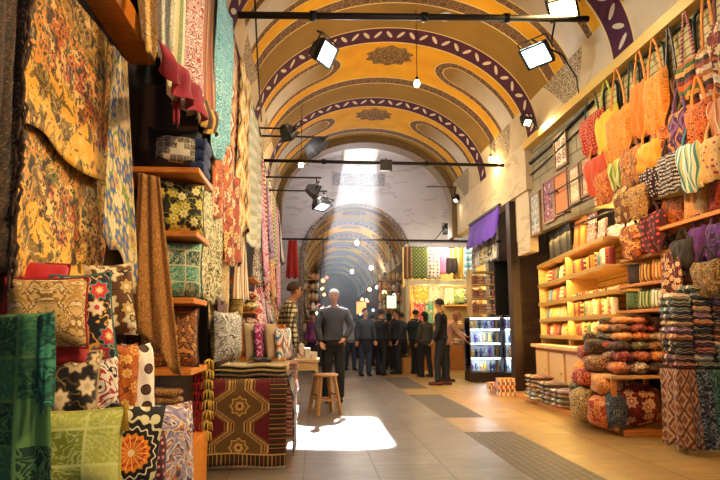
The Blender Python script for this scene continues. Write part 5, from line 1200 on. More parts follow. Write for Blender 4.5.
cr = [(365, 376, .3, '#1a202c', '#2c3a50', '#1c1512', 'tall person in a dark navy coat at the left of the far crowd', 1.0, False, True),
      (381, 375, 2.6, '#15171c', '#1a1c24', '#1a1310', 'person in black seen from behind, second from the left in the far crowd', .99, False, False),
      (397, 374, -1.2, '#26282e', '#1e2028', '#241812', 'person in a dark grey jacket facing left in the far crowd', 1.0, False, False),
      (416, 374, 2.2, '#12251f', '#14161a', '#2a1a12', 'person in a dark green hooded jacket at the right of the far crowd', .99, False, False),
      (389, 370, 2.9, '#4a2626', '#15161c', '#120d0a', 'person in a wine red jacket between the dark figures of the crowd', .97, True, False),
      (350, 370, .4, '#8a8c92', '#2e3a52', '#3a2a20', 'person in a pale grey jacket half hidden right of the man in the sweater', .95, True, False),
      (313, 371, -.6, '#8a3a7a', '#2a2838', '#1c1410', 'person in a magenta jacket behind the left shoulder of the man in the sweater', .97, True, False),
      (372, 366, 2.0, '#3a2c26', '#1a1a20', '#15100c', 'person in a brown jacket behind the tall figure in navy', .96, False, False),
      (343, 366.5, .2, '#2c2a30', '#20222a', '#1c1512', 'person in charcoal deep in the passage right of the man in the sweater', .96, False, True),
      (333, 362, 1.0, '#5a4a3a', '#23222a', '#120e0c', 'distant person in khaki in the middle of the far passage', .95, True, False),
      (357, 358, -2.0, '#1c2a44', '#1a1c22', '#2a1c14', 'distant person in deep blue far inside the passage', .96, False, False),
      (426, 377, -2.6, '#3c3a30', '#14141a', '#1a1210', 'person in an olive jacket at the counter of the lit shop', .94, True, False),
      (402, 372, 3.0, '#2c3340', '#1c1f28', '#2c1e14', 'person in slate blue at the left of the green hooded jacket', .96, False, False)]
for px, py, rz, top, trou, hair, lb, s, wm, lg in cr:
    P = at_z(px, py); person(lb, (P.x, P.y, 0), rz, s, top, trou, hair=hair, woman=wm, long=lg, stride=rnd.uniform(.02, .12), group=None)
P = at_z(409, 372); r = empty('paper_bag', (P.x - .1, P.y - .35, 0), .3, 'tan paper carrier bag standing by the person in the green hooded jacket', 'bag')
b = MB(); b.box(-.16, .16, -.07, .07, 0, .42); b.build('bag_body', plain('kraft_paper', '#c08a4a', .8), r, bevel=.006)
for sy in (-.06, .06): MB().tube([(-.07, sy, .42), (-.06, sy, .5), (.06, sy, .5), (.07, sy, .42)], .005, 6).build('handle', plain('kraft_paper', '#c08a4a', .8), r)

# ------------------------------------------------------------------ shop facing us beyond the crossing
SX0, SX1, SY = 2.75, 5.2, 17.9
sp = empty('shop_front', ((SX0 + SX1) / 2, SY, 0), 0, 'cream timber front of the brightly lit textile shop at the far right', 'shop front')
W = (SX1 - SX0) / 2
for x in (-W, W): MB().box(x - .05, x + .05, -.05, .05, 0, 3.75).build('post', M_CREAM, sp)
MB().box(-W, W, -.06, .06, 2.52, 2.66).build('lintel', plain('lintel_cream', '#eadfb8', .5), sp)
MB().box(-W, W, .9, .96, 0, 3.8).build('back_panel', plain('shop_yellow', '#d9bf7c', .7), sp)
MB().box(W - .03, W + .03, 0, .9, 0, 3.8).build('side_panel', plain('shop_yellow', '#d9bf7c', .7), sp); MB().box(-W - .03, -W + .03, 0, .9, 0, 2.5).build('side_panel', plain('shop_yellow', '#d9bf7c', .7), sp)
for z in (1.25, 1.95): MB().box(.05, W, .45, .9, z - .03, z).build('shelf', M_PALEWOOD, sp)
MB().box(-W, W, -.05, .5, .0, .75).build('counter', M_WOOD, sp); MB().tube([(-W, -.08, 3.66), (W, -.08, 3.66)], .015, 8).build('hanging_bar', M_IRON, sp)
fab = [(412, 427, 246, 281, 'plaid', ['#8a9a4a', '#4c5a26', '#c9c98a'], 9, 'green checked cloth hanging above the lit shop'), (427, 441, 248, 281, 'dots', ['#e8e2cc', '#8a3a3a', '#c9b88a'], 9, 'white dotted cloth hanging above the lit shop'), (440, 450, 244, 274, 'weave', ['#d86a9a', '#e89aba'], 14, 'pink cloth hanging above the lit shop'),
       (446, 457, 258, 273, 'weave', ['#2a1c18', '#3d2a24'], 14, 'small dark square cloth hanging in front of the pink one'), (453, 463, 248, 281, 'stripe', ['#e0b44a', '#f0dca0', '#c08a2c'], 6, 'yellow striped cloth hanging above the lit shop'), (464, 476, 246, 281, 'hstripe', ['#9ac4d4', '#d8e8e8', '#6a9ab0'], 5, 'pale blue striped cloth hanging above the lit shop'), (404, 412, 250, 281, 'stripe', ['#8a5a3a', '#c9a878', '#5a3a24'], 8, 'brown striped cloth at the left end above the lit shop')]
for k, (p0, p1, y0, y1, pt, cs, s, lb) in enumerate(fab):
    Y = SY - .1 - .06 * (k == 3); A, B, C_, D = at_y(p0, y0, Y), at_y(p1, y0, Y), at_y(p0, y1, Y), at_y(p1, y1, Y)
    A.z = B.z = 3.66 if k != 3 else A.z; C_.z = D.z = max(2.7, C_.z); hang('hanging_cloth', lb, 'cloth', A, B, C_, D, F(pt, cs, s, k), 2, .03, 'cloths hanging over the lit shop', .02, 10, 12, seed=k)
gd = [(404, 413, 290, 322, ['#d9a02c', '#efc860'], 'ochre dress on the back of the lit shop'), (414, 428, 286, 304, ['#e8901c', '#f6b040'], 'bright orange cloth at the top left of the lit shop'), (429, 443, 286, 301, ['#e8d0c0', '#c98a8a'], 'blush blouse hanging in the lit shop'), (410, 424, 302, 322, ['#a8203c', '#d04a6a'], 'crimson bundle of scarves hanging in the lit shop'), (426, 433, 300, 325, ['#3a8a7a', '#70b8a0'], 'teal scarf hanging in the lit shop'),
      (445, 454, 288, 304, ['#efe4c8', '#d8a86a'], 'cream top hanging in the lit shop'), (455, 463, 288, 303, ['#4a6a3c', '#8aa060'], 'green bag hanging in the lit shop'), (464, 471, 288, 304, ['#20221f', '#4a4c3a'], 'black bag hanging in the lit shop'), (472, 480, 288, 303, ['#d8704a', '#efc8a0'], 'coral bag hanging in the lit shop'), (434, 442, 306, 322, ['#c9a04a', '#efd890'], 'golden shirt hanging in the lit shop')]
for k, (p0, p1, y0, y1, cs, lb) in enumerate(gd):
    Y = SY + .82 if p0 < 444 else SY + .5; A, B, C_, D = at_y(p0, y0, Y), at_y(p1, y0, Y), at_y(p0 - 1, y1, Y), at_y(p1 + 1, y1, Y)
    hang('hanging_garment', lb, 'garment', A, B, C_, D, F('damask', [cs[0], cs[1], cs[0], '#efe0c0'], 5, k), 2, .03, 'garments hanging in the lit shop', .03, 10, 10, seed=k, thick=.02)
for k in range(12):
    row = k // 6; j = k % 6; c, nm = pal[(k * 3 + 1) % 10]
    o = lump(.17, .2, .2, k).build('basket', F('hstripe', [c, '#5a3a1c', c, '#efd9a0'], 18, k), None, (4.12 + .19 * j, SY + .62, (1.255, 1.955)[row]))
    tag(o, f'{nm} round basket, {ordn[j]} from the left on the {["lower", "upper"][row]} shelf of the lit shop', 'basket', 'round baskets in the lit shop')
for k in range(9):
    c, nm = pal[(k * 7 + 2) % 10]; folded(f'{nm} folded cloth, {ordn[k]} from the left on the counter of the lit shop', .24, .3, .16, F('hstripe', [c, '#efe0c0', c, '#3a2a1c'], 12, k), (SX0 + .2 + .26 * k, SY + .2, .755), 0, 2, k, 'cloths on the counter of the lit shop')

# ------------------------------------------------------------------ glass cases by the dark post
t = NT('clear_glass'); t.t.nodes.remove(t.b); g = t.n('BsdfGlossy'); g.inputs['Roughness'].default_value = .02; tr = t.n('BsdfTransparent'); tr.inputs[0].default_value = (.93, .97, .97, 1)
fr_ = t.n('LayerWeight'); fr_.inputs[0].default_value = .25; mx = t.n('MixShader'); t.put(mx.inputs[0], fr_.outputs['Fresnel']); t.put(mx.inputs[1], tr.outputs[0]); t.put(mx.inputs[2], g.outputs[0]); t.put(t.out.inputs[0], mx.outputs[0]); GLASS = t.m
TUBE = plain('tube_light', '#ffffff', .4, emit='#f2f6ff', es=26)
def case(label, x0, x1, y0, y1, rz, seed):
    w, d = x1 - x0, y1 - y0; r = empty('display_case', ((x0 + x1) / 2, (y0 + y1) / 2, 0), rz, label, 'display case', 'glass display cases'); wh = w / 2; dh = d / 2; H = 1.46
    MB().box(-wh, wh, -dh, dh, 0, .22).build('plinth', M_DARKWOOD, r); MB().box(-wh, wh, dh - .03, dh, .22, H).build('back_panel', plain('case_back', '#d4dae2', .5), r)
    for sx in (-1, 1):
        for sy in (-1, 1): MB().box(sx * (wh - .012) - .012, sx * (wh - .012) + .012, sy * (dh - .012) - .012, sy * (dh - .012) + .012, .22, H).build('corner_post', plain('case_chrome', '#c8ccd0', .2, .9), r)
    MB().box(-wh + .02, wh - .02, -dh, -dh + .006, .23, H - .01).build('glass_pane', GLASS, r); MB().box(-wh, -wh + .006, -dh + .02, dh - .03, .23, H - .01).build('glass_pane', GLASS, r)
    MB().box(-wh, wh, -dh, dh, H, H + .02).build('top_panel', GLASS, r)
    for z in (.55, .88, 1.2):
        sb_ = MB().box(-wh + .01, wh - .01, -dh + .02, dh - .03, z - .012, z).build('shelf', plain('case_shelf', '#b9c4c8', .25), r)
        MB().box(-wh + .02, wh - .02, -dh + .02, -dh + .035, z - .028, z - .012).build('light_tube', TUBE, sb_)
    MB().box(-wh + .02, wh - .02, -dh + .02, -dh + .04, H - .03, H - .01).build('light_tube', TUBE, r)
    return r
cA = case('wide glass display case lit from inside, left of the pair by the dark post', 3.55, 4.28, 13.75, 14.3, .0, 1); cB = case('narrower glass display case lit from inside, right of the pair by the dark post', 4.32, 4.86, 13.6, 14.15, 0, 2)
jc = [('#5a3f8a', 'violet'), ('#3a4a7a', 'blue'), ('#c9a04a', 'gold'), ('#8a8c96', 'silver'), ('#a8b4c4', 'pale blue'), ('#2c2a38', 'black'), ('#b98a5a', 'bronze')]
for (cs, nm, x0, n, y) in ((cA, 'left', 3.66, 6, 14.0), (cB, 'right', 4.41, 4, 13.86)):
    for zi, z in enumerate((.222, .552, .882, 1.202)):
        for j in range(n):
            c, cn_ = jc[(j * 3 + zi * 2 + (nm == 'right')) % 7]; h = rnd.uniform(.15, .25)
            o = MB().lathe([(0, 0), (.03, 0), (.036, .01), (.02, .03), (.042, h * .5), (.03, h * .8), (.014, h * .86), (.02, h), (0, h)], 12).build('small_vase', plain('glaze_' + c[1:], c, .2), None, (x0 + j * .105, y + rnd.uniform(-.05, .08), z + .001))
            tag(o, f'{cn_} vase, {ordn[j]} from the left on the {["bottom", "second", "third", "top"][zi]} level of the {nm} glass case', 'vase', f'vases in the {nm} glass case')
o = empty('shutter_panel', (4.42, 13.55, 1.5), 0, 'black slatted shutter panel above the narrower glass case', 'shutter')
MB().box(-.3, .3, -.02, .04, 0, 1.25).build('panel', plain('shutter_black', '#12140f', .5), o)
for k in range(10): MB().box(-.28, .28, -.035, -.02, .05 + .12 * k, .13 + .12 * k).build('slat', plain('shutter_black', '#12140f', .5), o)
# purple valance, garments and shelves under it
pv = hang('purple_awning', 'purple cloth awning hanging along the right wall beyond the dark post', 'awning', (3.84, 14.6, 3.74), (3.84, 12.1, 3.74), (3.72, 14.6, 3.12), (3.72, 12.1, 3.12), F('weave', ['#4a1f9a', '#5f2cc0'], 14, 2), 4, .02, wav=.04)
tag(MB().box(-.03, .03, -1.25, 1.25, 0, .06).build('awning_beam', M_DARKWOOD, None, (3.84, 13.35, 3.74)), 'dark beam holding the purple awning', 'beam')
gs = [('#e6dcc0', 'cream'), ('#2a2a30', 'black'), ('#b9c08a', 'sage'), ('#d8b86a', 'mustard'), ('#e2e0d8', 'white'), ('#6a3a4a', 'plum')]
for k in range(6):
    c, nm = gs[k]; y = 12.85 + .36 * k
    hang('hanging_shirt', f'{nm} patterned shirt, {ordn[k]} from the near end under the purple awning', 'shirt', (3.98, y + .3, 3.26), (3.98, y, 3.26), (3.96, y + .31, 2.72), (3.96, y - .01, 2.72), F('damask', [c, '#efe8d0', c, '#8a7a4a'], 6, k), 2, .03, 'shirts under the purple awning', .02, 8, 8, seed=k)
r = empty('garment_bar', (3.98, 12.8, 3.28), 0, 'iron bar carrying the shirts under the purple awning', 'bar'); MB().tube([(0, 0, 0), (0, 2.3, 0)], .012, 8).build('bar', M_IRON, r)
r = empty('goods_shelf', (4.2, 14.75, 0), 0, 'slim wooden shelf of bright cloths behind the wide glass case', 'shelf')
for z in (1.6, 1.95, 2.3, 2.62): MB().box(-.35, .35, -.2, .25, z - .03, z).build('shelf', M_PALEWOOD, r)
for x in (-.36, .36): MB().box(x - .02, x + .02, -.2, .25, 0, 2.66).build('side_panel', M_PALEWOOD, r)
for k in range(12):
    c, nm = [('#c8402a', 'red'), ('#e08a3c', 'orange'), ('#efe0c0', 'cream'), ('#b95a4a', 'rose')][k % 4]; z = (1.6, 1.95, 2.3)[k // 4]
    folded(f'{nm} folded cloth, {ordn[k % 4]} from the left on the {["lower", "middle", "upper"][k // 4]} board of the slim shelf', .15, .3, .22, F('hstripe', [c, '#f0e0c0', c, '#8a3a24'], 16, k), (3.93 + .17 * (k % 4), 14.75, z + .002), 0, 3, k, 'cloths on the slim shelf behind the glass case')

# ------------------------------------------------------------------ goods and lanterns in the far passage
def lantern(label, loc, rad, col, e, drop):
    r = empty('hanging_lantern', loc, 0, label, 'lantern', 'glowing lanterns in the far passage')
    MB().lathe([(.0, -rad), (rad * .5, -rad * .88), (rad * .92, -rad * .4), (rad, 0), (rad * .9, rad * .45), (rad * .45, rad * .9), (.02, rad)], 14).build('globe', plain('lantern_' + col[1:] + str(int(e)), col, .4, emit=col, es=e), r)
    MB().lathe([(.02, rad), (rad * .5, rad * .95), (rad * .3, rad * 1.3), (.01, rad * 1.5)], 12).build('cap', M_GOLD, r)
    MB().tube([(0, 0, rad * 1.4), (0, 0, drop)], .006, 5).build('chain', M_IRON, r)
lc = [('#ffb050', 'amber', 5), ('#ff8a5a', 'orange', 4), ('#ffe8b0', 'warm white', 8), ('#ffc880', 'golden', 6), ('#e06a5a', 'red', 3), ('#a8d8e8', 'pale blue', 4)]
for k in range(22):
    side_ = k % 2; Y = 20.4 + .62 * k; c, nm, e = lc[(k * 5) % 6]; x = (FX - FA + rnd.uniform(.35, .9)) if side_ == 0 else (FX + FA - rnd.uniform(.35, .9)); z = rnd.uniform(1.9, 3.1)
    zc = FZ + FB * math.sqrt(1 - ((x - FX) / FA) ** 2)
    lantern(f'{nm} glowing lantern, {ordn[k // 2]} from the near end on the {["left", "right"][side_]} of the far passage', (x, Y, z), rnd.uniform(.045, .085), c, e, zc - z)
for k in range(26):
    side_ = k % 2; Y = 20.0 + .5 * (k // 2); c, nm = (tc + pal)[(k * 8 + 3) % 21]; X = FX - FA + .12 if side_ == 0 else FX + FA - .12; z1 = rnd.uniform(2.3, 3.2); z0 = z1 - rnd.uniform(.7, 1.2); w = .42
    o = hang('wall_cloth', f'{nm} cloth, {ordn[k // 2]} from the near end along the {["left", "right"][side_]} of the far passage', 'cloth', (X, Y, z1), (X, Y + w, z1), (X + (.1 if side_ == 0 else -.1), Y, z0), (X + (.1 if side_ == 0 else -.1), Y + w, z0), F(['damask', 'floral', 'hstripe'][k % 3], [c, '#efe0c0', c, '#c98a3c', '#3a2418'], 4, k), 2, .04, 'cloths along the far passage walls', .03, 8, 8, seed=k)
for side_ in (0, 1):
    r = empty('stall_counter', (FX - FA + .45 if side_ == 0 else FX + FA - .45, 24.5, 0), 0, 'long low stall counter on the ' + ['left', 'right'][side_] + ' of the far passage', 'counter')
    MB().box(-.35, .35, -4.3, 4.3, .8, .86).build('countertop', M_WOOD, r); MB().box(-.3, .3, -4.2, 4.2, 0, .8).build('base', M_DARKWOOD, r)
    for k in range(14):
        c, nm = (pal + tc)[(k * 4 + side_ * 7) % 21]; o = lump(.34, .4, rnd.uniform(.2, .5), k).build('goods_heap', F('floral', [c, '#efe0c0', '#c98a3c', '#3a2418'], 6, k), None, (r.location.x, 20.5 + .6 * k, .862))
        tag(o, f'{nm} heap of goods, {ordn[k]} from the near end on the {["left", "right"][side_]} far counter', 'goods', 'heaps of goods on the far counters')
for px, y0, y1, col, lb in ((391, 296, 308, '#d8e0b0', 'pale green box lantern hanging at the right mouth of the far passage'), (361, 302, 314, '#ff9a50', 'orange box lantern hanging above the tall person in navy')):
    A = at_y(px, y0, 19.9); B = at_y(px, y1, 19.9); h = A.z - B.z; r = empty('box_lantern', (A.x, 19.9, B.z), 0, lb, 'lantern')
    MB().box(-.17, .17, -.12, .12, 0, h).build('shade', plain('shade_' + col[1:], col, .5, emit=col, es=1.6), r, bevel=.01)
    for sx in (-1, 1): MB().box(sx * .17 - .012, sx * .17 + .012, -.13, .13, -.01, h + .01).build('rim', M_IRON, r)
    zc = FZ + FB * math.sqrt(max(0, 1 - ((A.x - FX) / FA) ** 2)); MB().tube([(0, 0, h), (0, 0, zc - .03 - B.z)], .006, 5).build('chain', M_IRON, r)
# racks of small hanging goods just inside the far passage
for side_, x0, x1 in ((0, -.42, .12), (1, 2.15, 3.05)):
    r = empty('goods_rack', ((x0 + x1) / 2, 20.6, 0), 0, 'tall rack of small golden and red goods at the ' + ['left', 'right'][side_] + ' mouth of the far passage', 'rack'); hw_ = (x1 - x0) / 2
    for x in (-hw_, hw_): MB().box(x - .02, x + .02, -.02, .02, 0, 3.2).build('post', M_DARKWOOD, r)
    for z in (1.15, 1.5, 1.85, 2.2, 2.55, 2.9): MB().box(-hw_, hw_, -.12, .12, z - .02, z).build('shelf', M_WOOD, r)
    n = int((x1 - x0) / .13)
    for zi, z in enumerate((1.15, 1.5, 1.85, 2.2, 2.55, 2.9)):
        for j in range(n):
            c, nm = (pal + [('#e0a030', 'amber'), ('#b5502a', 'rust')])[(j * 5 + zi * 3 + side_) % 12]
            o = lump(.12, .14, rnd.uniform(.16, .27), j + zi * 7).build('small_bag', F('damask', [c, '#f0dca8', c, '#4a2410'], 9, j % 5), None, (x0 + .07 + (x1 - x0 - .14) * j / max(1, n - 1), 20.55, z + .002))
            tag(o, f'{nm} small bag, {ordn[j]} from the left on the {["lowest", "second", "third", "fourth", "fifth", "top"][zi]} shelf, {["left", "right"][side_]} far rack', 'bag', 'small bags on the far racks')
# ------------------------------------------------------------------ rods, lamps and cables overhead
def rod(label, A, B, r, clamps=()):
    A = Vector(A); B = Vector(B); o = empty('tie_rod', A, 0, label, 'rod', 'iron tie rods across the vault')
    MB().tube([(0, 0, 0), B - A], r, 10).build('bar', M_IRON, o); d = (B - A).normalized()
    for c in clamps: MB().tube([d * (c - .04), d * (c + .04)], r * 1.5, 10).build('collar', M_BLACK, o)
def hw(Z): return VA * math.sqrt(max(0, 1 - max(0, (Z - VZ) / VB) ** 2))
rod('thick iron tie rod nearest the camera, across the top of the vault', at_x(238, 15, -.96), at_x(588, 19, 3.55), .042, (.9, 2.3, 3.4))
rod('iron tie rod across the middle of the vault under the second medallion', (-1.06, 11.8, 4.54), (3.86, 11.8, 4.54), .035, (1.2, 3.3))
rod('thin iron tie rod in front of the white end wall', (-1.58, 19.2, 4.08), (6.08, 19.2, 4.08), .03, (2.0,))
M_HOUS = plain('lamp_housing', '#24262a', .45, .3)
def flood(label, loc, aim, w, h, col, es, e, attach=None, sc=1.0, spread=None, wall=False):
    loc = Vector(loc); d = (Vector(aim) - loc).normalized(); r = empty('floodlight', loc, 0, label, 'lamp')
    rot = d.to_track_quat('-Y', 'Z'); r.rotation_mode = 'QUATERNION'; r.rotation_quaternion = rot
    w /= 2; h /= 2
    b = MB(); ring_ = [[(-w, -.02, -h), (w, -.02, -h), (w, -.02, h), (-w, -.02, h)], [(-w, .05, -h), (w, .05, -h), (w, .05, h), (-w, .05, h)], [(-w * .7, .16, -h * .7), (w * .7, .16, -h * .7), (w * .7, .16, h * .7), (-w * .7, .16, h * .7)]]
    for A, B in zip(ring_, ring_[1:]):
        for i in range(4): b.face([A[i], A[(i + 1) % 4], B[(i + 1) % 4], B[i]])
    b.face(ring_[2]); hs_ = b.build('housing', M_HOUS, r, solid=.008)
    MB().box(-w * .92, w * .92, -.012, -.004, -h * .92, h * .92).build('lens', plain('lens_' + col[1:] + str(es), '#ffffff', .2, emit=col, es=es), r)
    b = MB(); 
    for (x0, x1, z0, z1) in ((-w - .015, w + .015, h * .9, h + .015), (-w - .015, w + .015, -h - .015, -h * .9), (-w - .015, -w * .93, -h, h), (w * .93, w + .015, -h, h)): b.box(x0, x1, -.035, .0, z0, z1)
    b.build('front_frame', M_BLACK, r)
    for k in range(5): MB().box(-w * .6 + k * w * .3 - .006, -w * .6 + k * w * .3 + .006, .1, .2, -h * .6, h * .6).build('cooling_fin', M_HOUS, hs_)
    MB().tube([(-w - .03, .06, 0), (-w - .03, .06, h + .07), (w + .03, .06, h + .07), (w + .03, .06, 0)], .012, 6).build('bracket', M_BLACK, r)
    if attach is not None:
        inv = rot.inverted(); MB().tube([(0, .06, h + .07), inv @ (Vector((loc.x if wall else attach[0], attach[1], attach[2])) - loc)], .014, 6).build('arm', M_BLACK, r)
        if wall:
            MB().tube([inv @ (Vector(attach) - loc), inv @ (Vector((loc.x + .1, attach[1], attach[2])) - loc)], .016, 6).build('wall_arm', M_IRON, r)
    if e: lamp('AREA', loc + d * .03, e, col, w * 1.8, aim=aim, spread=2.0)
    return r
A = at_y(326, 54, 7.9); flood('cool white floodlight hanging near the left end of the nearest tie rod', A, A + Vector((.8, -.5, -.5)), .36, .30, '#eaf6ff', 9, 40, (A.x - .12, 7.5, 5.1))
B = at_y(537, 55, 7.8); flood('greenish white floodlight over the right side of the vault', B, B + Vector((-.55, -.4, -.75)), .40, .30, '#d8fff0', 6, 35, (B.x + .35, 7.75, 5.0))
C1 = at_y(563, 8, 7.2); flood('warm floodlight at the right end of the nearest tie rod', C1, C1 + Vector((-.35, -.5, -.8)), .36, .28, '#ffd890', 7, 40, (C1.x + .05, 7.75, 5.2))
D = at_y(318, 150, 9.6); flood('dark floodlight seen from behind on a wall arm at the left', D, D + Vector((.8, .35, -.75)), .34, .28, '#fff4e0', 6, 30, (-1.05, 9.6, D.z + .22), wall=True)
E_ = at_y(322, 206, 11.6); flood('floodlight with its white lens tilted down, on the lower left wall arm', E_, E_ + Vector((.35, -.3, -1.0)), .32, .24, '#f4f8ff', 8, 30, (-1.05, 11.6, E_.z + .3), wall=True)
G = at_y(316, 192, 11.3); flood('small dark floodlight just above the one with the white tilted lens', G, G + Vector((.9, .3, -.4)), .24, .2, '#fff4e0', 5, 30, (-1.05, 11.3, G.z + .28), wall=True)
H_ = at_y(290, 136, 9.2); flood('small dark floodlight on the uppermost left wall arm', H_, H_ + Vector((.5, .6, -.7)), .2, .18, '#fff4e0', 5, 30, (-1.05, 9.2, H_.z + .12), wall=True)
K = at_y(448, 230, 17.2); flood('black lamp head in front of the white end wall', K, K + Vector((.2, .9, -.5)), .28, .26, '#fff0d0', 5, 25, (K.x, 19.2, 4.08))
L_ = at_y(527, 122, 9.8); flood('small warm spotlight under the vault above the stone wall', L_, L_ + Vector((.1, -.5, -.5)), .14, .12, '#ffe0a0', 12, 9, (3.88, 9.8, 4.56))
for k, px in enumerate((456, 473)):
    P = at_y(px, 200, 15.8); flood('beige twin spotlight head on the right, ' + ['left', 'right'][k] + ' one of the two', P, P + Vector((-.4 + .3 * k, -.3, -.6)), .14, .13, '#ffe8c0', 4, 12, (P.x, 15.8, P.z + .35))
r = empty('lamp_bar', (3.0, 15.8, at_y(456, 200, 15.8).z + .36), 0, 'thin iron bar carrying the two beige spotlight heads', 'bar'); MB().tube([(0, 0, 0), (.9, 0, 0)], .014, 6).build('bar', M_IRON, r)
def bulb(label, P, zc, es=40, e=40, col='#ffd890', rad=.055):
    r = empty('hanging_bulb', P, 0, label, 'bulb'); P = Vector(P)
    MB().lathe([(0, -rad), (rad * .6, -rad * .8), (rad, 0), (rad * .8, rad * .6), (rad * .45, rad * 1.3), (0, rad * 1.35)], 14).build('bulb', plain('bulb_glow' + col[1:] + str(es), '#ffffff', .3, emit=col, es=es), r)
    MB().lathe([(0, rad * 1.2), (rad * .5, rad * 1.2), (rad * .5, rad * 2.2), (0, rad * 2.4)], 10).build('socket', M_BLACK, r)
    MB().tube([(0, 0, rad * 2.3), (0, 0, zc - P.z)], .006, 5).build('cord', M_BLACK, r)
    if e: lamp('POINT', P + Vector((0, 0, -rad - .05)), e, col, .05)
def vz(x): return VZ + VB * math.sqrt(max(0, 1 - ((x - VX) / VA) ** 2))
for px, py, Y, lb, es, e in ((417, 84, 9.3, 'bare bulb on a long cord under the crown of the vault', 40, 60), (301, 165, 12.2, 'warm bare bulb hanging near the left edge of the vault', 30, 40), (491, 160, 12.3, 'warm bare bulb hanging near the right foot of the vault', 30, 40)):
    P = at_y(px, py, Y); bulb(lb, P, vz(P.x), es, e)
for k, (px, py, Y) in enumerate(((357, 243, 24), (352, 272, 30), (371, 268, 27))):
    P = at_y(px, py, Y); zc = FZ + FB * math.sqrt(max(0, 1 - ((P.x - FX) / FA) ** 2)); bulb(['bright bulb hanging high in the far passage', 'bulb hanging deepest in the far passage', 'bulb hanging right of centre in the far passage'][k], P, zc, 40, 35, '#fff0d8', .08)
P = at_y(446, 30, 9.3); P.z = vz(P.x) - .02
r = empty('ceiling_disc', P, 0, 'round cream ceiling detector on the vault right of the bare bulb', 'detector'); MB().lathe([(0, -.05), (.06, -.05), (.09, -.03), (.13, -.02), (.13, .02), (0, .02)], 20).build('dome', M_WHITEP, r); MB().lathe([(0, -.075), (.035, -.075), (.04, -.05), (0, -.05)], 14).build('sensor', M_CREAM, r)
P = at_y(386, 165, 11.75); r = empty('junction_box', P, 0, 'small black box clamped on the middle tie rod', 'box'); MB().box(-.12, .12, -.06, .0, -.13, .1).build('body', M_BLACK, r, bevel=.01); MB().tube([(0, -.03, .1), (0, .05, .14)], .015, 6).build('clamp', M_IRON, r)
def cable(label, pts, r=.012): return tag(MB().tube(pts, r, 6).build('cable', M_BLACK, None), label, 'cable', None)
cable('black cable sagging down past the top of the hanging textiles', [(-.78, 6.9, 5.2), (-.82, 7.6, 5.0), (-.86, 8.4, 4.75), (-.9, 9.4, 4.5)])
cable('dark conduit running along the top of the stone wall', [(3.97, 8.0, 4.42), (3.97, 9.4, 4.3), (3.97, 11.2, 4.22)], .03)
cable('second thinner conduit below the dark one on the stone wall', [(3.97, 8.1, 4.2), (3.97, 9.6, 4.08), (3.97, 11.0, 4.0)], .016)
cable('cable looping from the greenish floodlight to the yellow ledge', [(B.x + .35, 7.75, 5.0), (B.x + .6, 7.9, 4.75), (3.86, 8.2, 4.62)], .012)

# ------------------------------------------------------------------ dusty air in the sun shaft
def sp_(x, y, z): t_ = (SKZ - z) / SUN.z; return Vector((x, y, SKZ)) - SUN * 0 + Vector((-SUN.x, -SUN.y, -SUN.z)) * t_ * 1.0
m = MB(); pad = .12; top = [(SKX0 - pad, SKY0 - pad), (SKX1 + pad, SKY0 - pad), (SKX1 + pad, SKY1 + pad), (SKX0 - pad, SKY1 + pad)]
T = [sp_(x, y, SKZ - .06) for x, y in top]; Bt = [sp_(x, y, 1.0) for x, y in top]
m.v = T + Bt
for q in ((3, 2, 1, 0), (4, 5, 6, 7), (0, 1, 5, 4), (1, 2, 6, 5), (2, 3, 7, 6), (3, 0, 4, 7)): m.f.append(list(q)[::-1]); m.uv.append(None); m.sm.append(False)
hz = NT('dusty_air'); hz.t.nodes.remove(hz.b); vs = hz.n('VolumeScatter'); vs.inputs['Anisotropy'].default_value = .45
q = hz.sep(hz.obj()); dn = hz.math('MULTIPLY', hz.math('SMOOTH_MAX', hz.math('DIVIDE', hz.math('SUBTRACT', q[2], 1.0), 1.6), 0.0, .05), 1.0)
dn = hz.math('MINIMUM', dn, 1.0); hz.put(vs.inputs['Density'], hz.math('MULTIPLY', dn, .0095)); hz.t.links.new(vs.outputs[0], hz.out.inputs['Volume'])
o = m.build('dust_haze', hz.m); tag(o, 'pale dusty air glowing in the slanting shaft of sunlight', 'haze', kind='stuff')
VLT = '#fff8f0'
# unseen fill points added along the passage to brighten the vault; no bulbs modelled
for y, e in ((-2.5, 30), (1.5, 34), (5.0, 50), (8.6, 50), (12.4, 50), (15.2, 30)): lamp('POINT', (1.4, y, 4.3), e, VLT, .12)
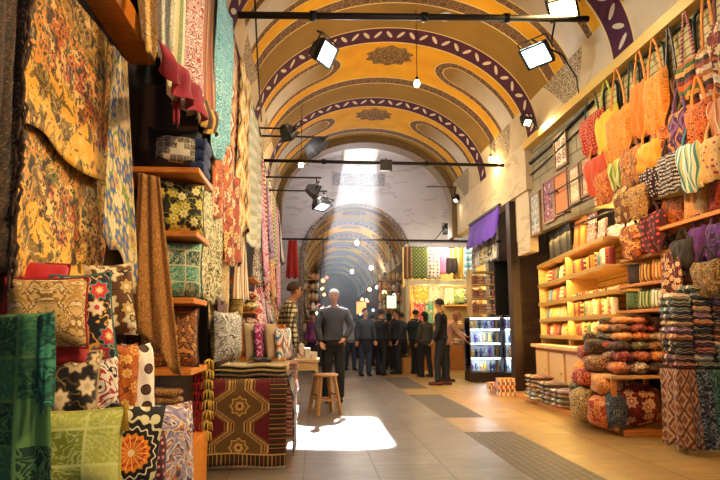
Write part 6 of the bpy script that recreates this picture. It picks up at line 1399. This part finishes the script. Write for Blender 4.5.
# unseen spots: lamp opposite the left stall, then added fill for stalls, bags, floor
lamp('SPOT', (1.9, 2.2, 4.0), 370, '#ffd298', .12, aim=(-1.2, 3.2, 1.5), spot_size=1.6, spot_blend=.6)
lamp('SPOT', (1.6, 5.2, 4.4), 220, '#ffdcaa', .12, aim=(-1.0, 6.2, 1.5), spot_size=1.5, spot_blend=.6)
lamp('SPOT', (1.0, 6.6, 3.8), 130, '#ffdcaa', .12, aim=(-.5, 8.4, 1.4), spot_size=1.0, spot_blend=.6)  # added to brighten the man in plaid
lamp('SPOT', (2.0, 4.4, 3.6), 210, '#ffb04c', .12, aim=(3.9, 6.9, 2.5), spot_size=1.2, spot_blend=.7)
lamp('SPOT', (1.7, 8.4, 4.3), 150, '#ffb85a', .12, aim=(3.8, 9.4, 1.2), spot_size=1.4, spot_blend=.6)
lamp('SPOT', (2.3, 4.6, 3.4), 190, '#ffb458', .12, aim=(3.3, 6.6, .2), spot_size=1.4, spot_blend=.6)  # added to brighten the tan floor on the right
lamp('SPOT', (.9, 1.6, 2.9), 120, '#ffdca8', .12, aim=(-1.1, 2.9, .7), spot_size=1.3, spot_blend=.6)  # added low to brighten the lower left cushions
# strip lights under the boards of the lit shelving
for z in (1.3, 1.6, 1.95, 2.32, 2.75):
    P = Mun @ Vector((.06, UL / 2, z)); a = lamp('AREA', P, 19, '#ffd070', .06); a.data.shape = 'RECTANGLE'; a.data.size = .06; a.data.size_y = UL - .2; a.rotation_euler = (0, .35, -UA)
for x, y in ((3.9, 13.85), (4.6, 13.75)): lamp('POINT', (x, y, 1.05), 5, '#f4f7ff', .04); lamp('POINT', (x, y, .45), 4, '#f4f7ff', .04)
# far shop, recess and crossing
for x, y, e in ((3.9, 17.95, 25), (3.3, 18.1, 18), (4.7, 18.1, 18)): lamp('POINT', (x, y, 2.4), e, '#ffdf9a', .06)
lamp('POINT', (3.6, 16.9, 3.9), 30, '#fff0d8', .1)
lamp('POINT', (4.6, 14.9, 3.2), 25, '#ffd9a0', .1)
lamp('POINT', (1.2, 17.5, 5.4), 85, '#eef0ff', .15)
lamp('POINT', (3.0, 12.5, 3.6), 30, '#ffd9a0', .1)
lamp('POINT', (1.5, 20.2, 2.9), 16, '#ffd9a0', .08)
for y in (22, 28, 34): lamp('POINT', (1.3, y, 3.6), 8, '#ffd8a8', .12)
